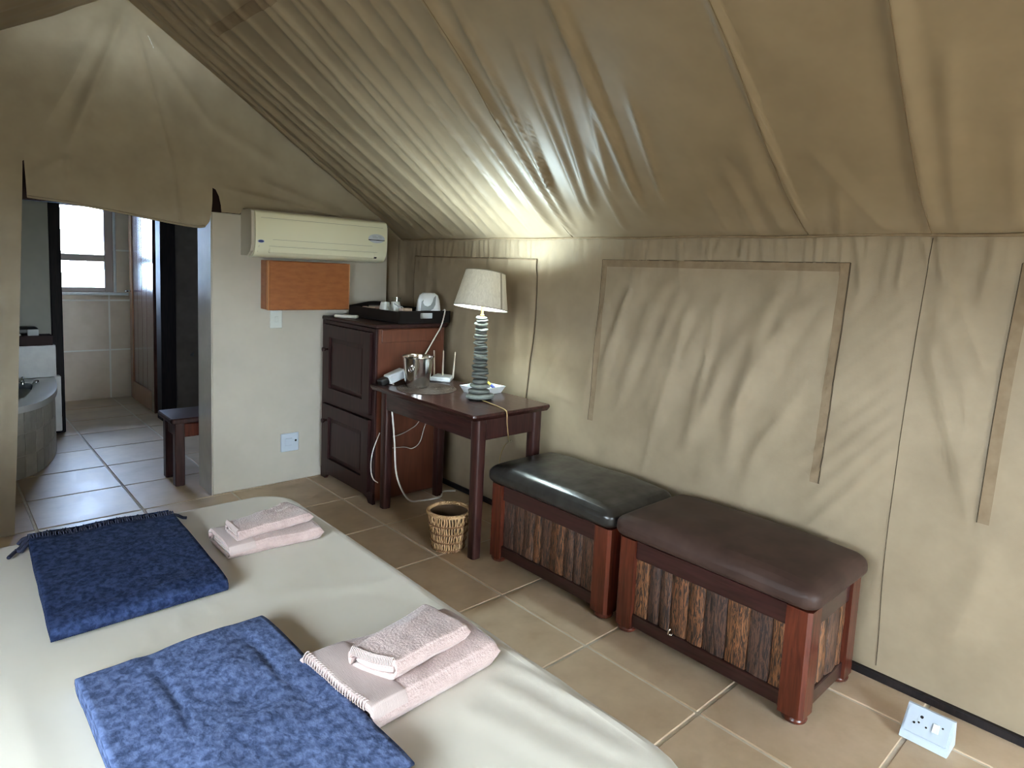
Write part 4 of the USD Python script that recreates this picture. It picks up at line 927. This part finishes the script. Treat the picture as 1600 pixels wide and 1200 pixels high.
# ================================================================== BATHROOM
tub = thing('bathtub', (.1, 5.5, 0), 'built in corner bathtub with curved tiled front', 'bathtub')
cv = smooth_path([(-.65, 4.66), (-.25, 4.72), (.08, 4.82), (.393, 4.985), (.535, 5.12), (.635, 5.36), (.692, 5.62), (.722, 5.90), (.735, 6.08)], 10)
seg = np.concatenate([[0], np.cumsum(np.linalg.norm(np.diff(cv, axis=0), axis=1))])
tp = sg.Polygon(list(map(tuple, cv)) + [(-.695, 6.08), (-.695, 4.66)]).buffer(0)
part(tub, 'surround', extrude(tp.buffer(-.005), .43), 'tub_grout')
at_s = lambda s: np.stack([np.interp(s, seg, cv[:, 0]), np.interp(s, seg, cv[:, 1])], 1)
tw = .098
for i in range(int(seg[-1] / tw)):
    for j in range(3):
        s0, s1 = i * tw + .003, (i + 1) * tw - .003; z0, z1 = .004 + j * .144, .004 + (j + 1) * .144 - .005
        P0 = at_s(np.array([s0, (s0 + s1) / 2, s1])); n_ = np.stack([P0[:, 1] * 0, P0[:, 1] * 0], 1)
        tdir = at_s(np.array([s1])) - at_s(np.array([s0])); tdir /= np.linalg.norm(tdir); nn = np.array([tdir[0][1], -tdir[0][0]])
        part(tub, 'tile', hull([(*(p + nn * o), z) for p in P0 for o in (-.012, -.002) for z in (z0, z1)]), f'tub_tile_{rng.integers(3)}')
rim = tp.buffer(.012); basin = tp.buffer(-.125).buffer(-.10).buffer(.10)
part(tub, 'rim', extrude(rim.difference(basin.buffer(-.01)).intersection(sg.box(-.695, 4.5, 1, 6.08)), .042, .431), 'tub_white')
bc = np.array(basin.exterior.coords)[::2][:-1]; cen2 = bc.mean(0); rings = []
for k_, z_ in ((1, .470), (.97, .46), (.92, .38), (.86, .22), (.78, .13), (.55, .11), (.02, .11)):
    q = cen2 + (bc - cen2) * k_; rings.append(np.column_stack([q, np.full(len(q), z_)]))
nb = len(bc); f_ = [(i * nb + j, i * nb + (j + 1) % nb, (i + 1) * nb + (j + 1) % nb, (i + 1) * nb + j) for i in range(6) for j in range(nb)]
part(tub, 'basin', (np.vstack(rings), np.array(f_)), 'tub_basin', 40)
part(tub, 'tap', [tube(smooth_path([(.52, 5.80, .472), (.52, 5.80, .52), (.515, 5.75, .535), (.505, 5.70, .515)], 6), .012, 10), lathe([(0, 0), (.022, 0), (.018, .03), (0, .034)], 16, (.60, 5.82, .472))], 'chrome', True)
bs = thing('splash_ledge', (.1, 6.1, .47), 'white tiled ledge at the back of the bathtub', 'ledge')
part(bs, 'ledge_block', cbox(-.695, .762, 6.085, 6.198, .475, .728, .004), 'white_tile')
part(bs, 'ledge_foot', cbox(.742, .792, 6.10, 6.198, .03, .475, .004), 'white_tile')
sh = single('toiletry_shelf', cbox(-.6, .742, 6.06, 6.198, .729, .806, .004), 'beam_wood', label='dark wooden shelf board above the white bathtub ledge', cat='shelf')
cz = .8062
single('folded_cloth', mapped(rbox(.30, .66, 6.09, 6.18, cz, cz + .070, .03, .025), lambda v: np.array(v) + np.stack([0 * v[:, 0], 0 * v[:, 0], np.clip((v[:, 2] - cz) / .03, 0, 1) * .016 * (meshkit.noise(np.array(v) * [18, 10, 0], 3) - .5)], 1)), 'near_black', True, 'black folded cloth on the shelf over the bathtub', 'cloth')
single('soap_card', cbox(.585, .655, 6.072, 6.084, cz, cz + .048, .002), 'card', label='small pale blue card standing on the bathtub shelf', cat='card')
single('soap_bar', rbox(.515, .545, 6.066, 6.082, cz, cz + .016, .006), 'white_plastic', 40, 'little white soap bar on the bathtub shelf', 'soap')

stl = thing('wooden_stool', (1.38, 4.46, 0), 'low dark wooden stool standing behind the partition wall end', 'stool')
part(stl, 'stool_seat', slab(1.120, 1.66, 4.300, 4.622, [(.006, .412), (0, .420), (0, .438), (.006, .446)], .02), 'dark_wood', 25)
for X in (1.148, 1.575):
    for Y in (4.322, 4.540): part(stl, 'stool_leg', cbox(X, X + .058, Y, Y + .058, 0, .413, .005), 'dark_wood')
for Y in (4.335, 4.560): part(stl, 'stool_rail', cbox(1.205, 1.576, Y, Y + .024, .315, .400, .003), 'red_wood' if Y < 4.4 else 'dark_wood')
for X in (1.162, 1.592): part(stl, 'stool_rail', cbox(X, X + .024, 4.379, 4.541, .315, .400, .003), 'dark_wood')
hk = thing('robe_hook', (1.79, YB, .57), 'small chrome hook on the dark bathroom wall', 'hook')
part(hk, 'hook_arm', tube(smooth_path([(1.79, YB - .002, .575), (1.79, YB - .04, .575), (1.79, YB - .055, .59), (1.79, YB - .05, .605)], 5), .006, 8), 'hook_metal', True)
part(hk, 'hook_plate', cbox(1.782, 1.798, YB - .005, YB - .0003, .565, .59, .002), 'hook_metal')
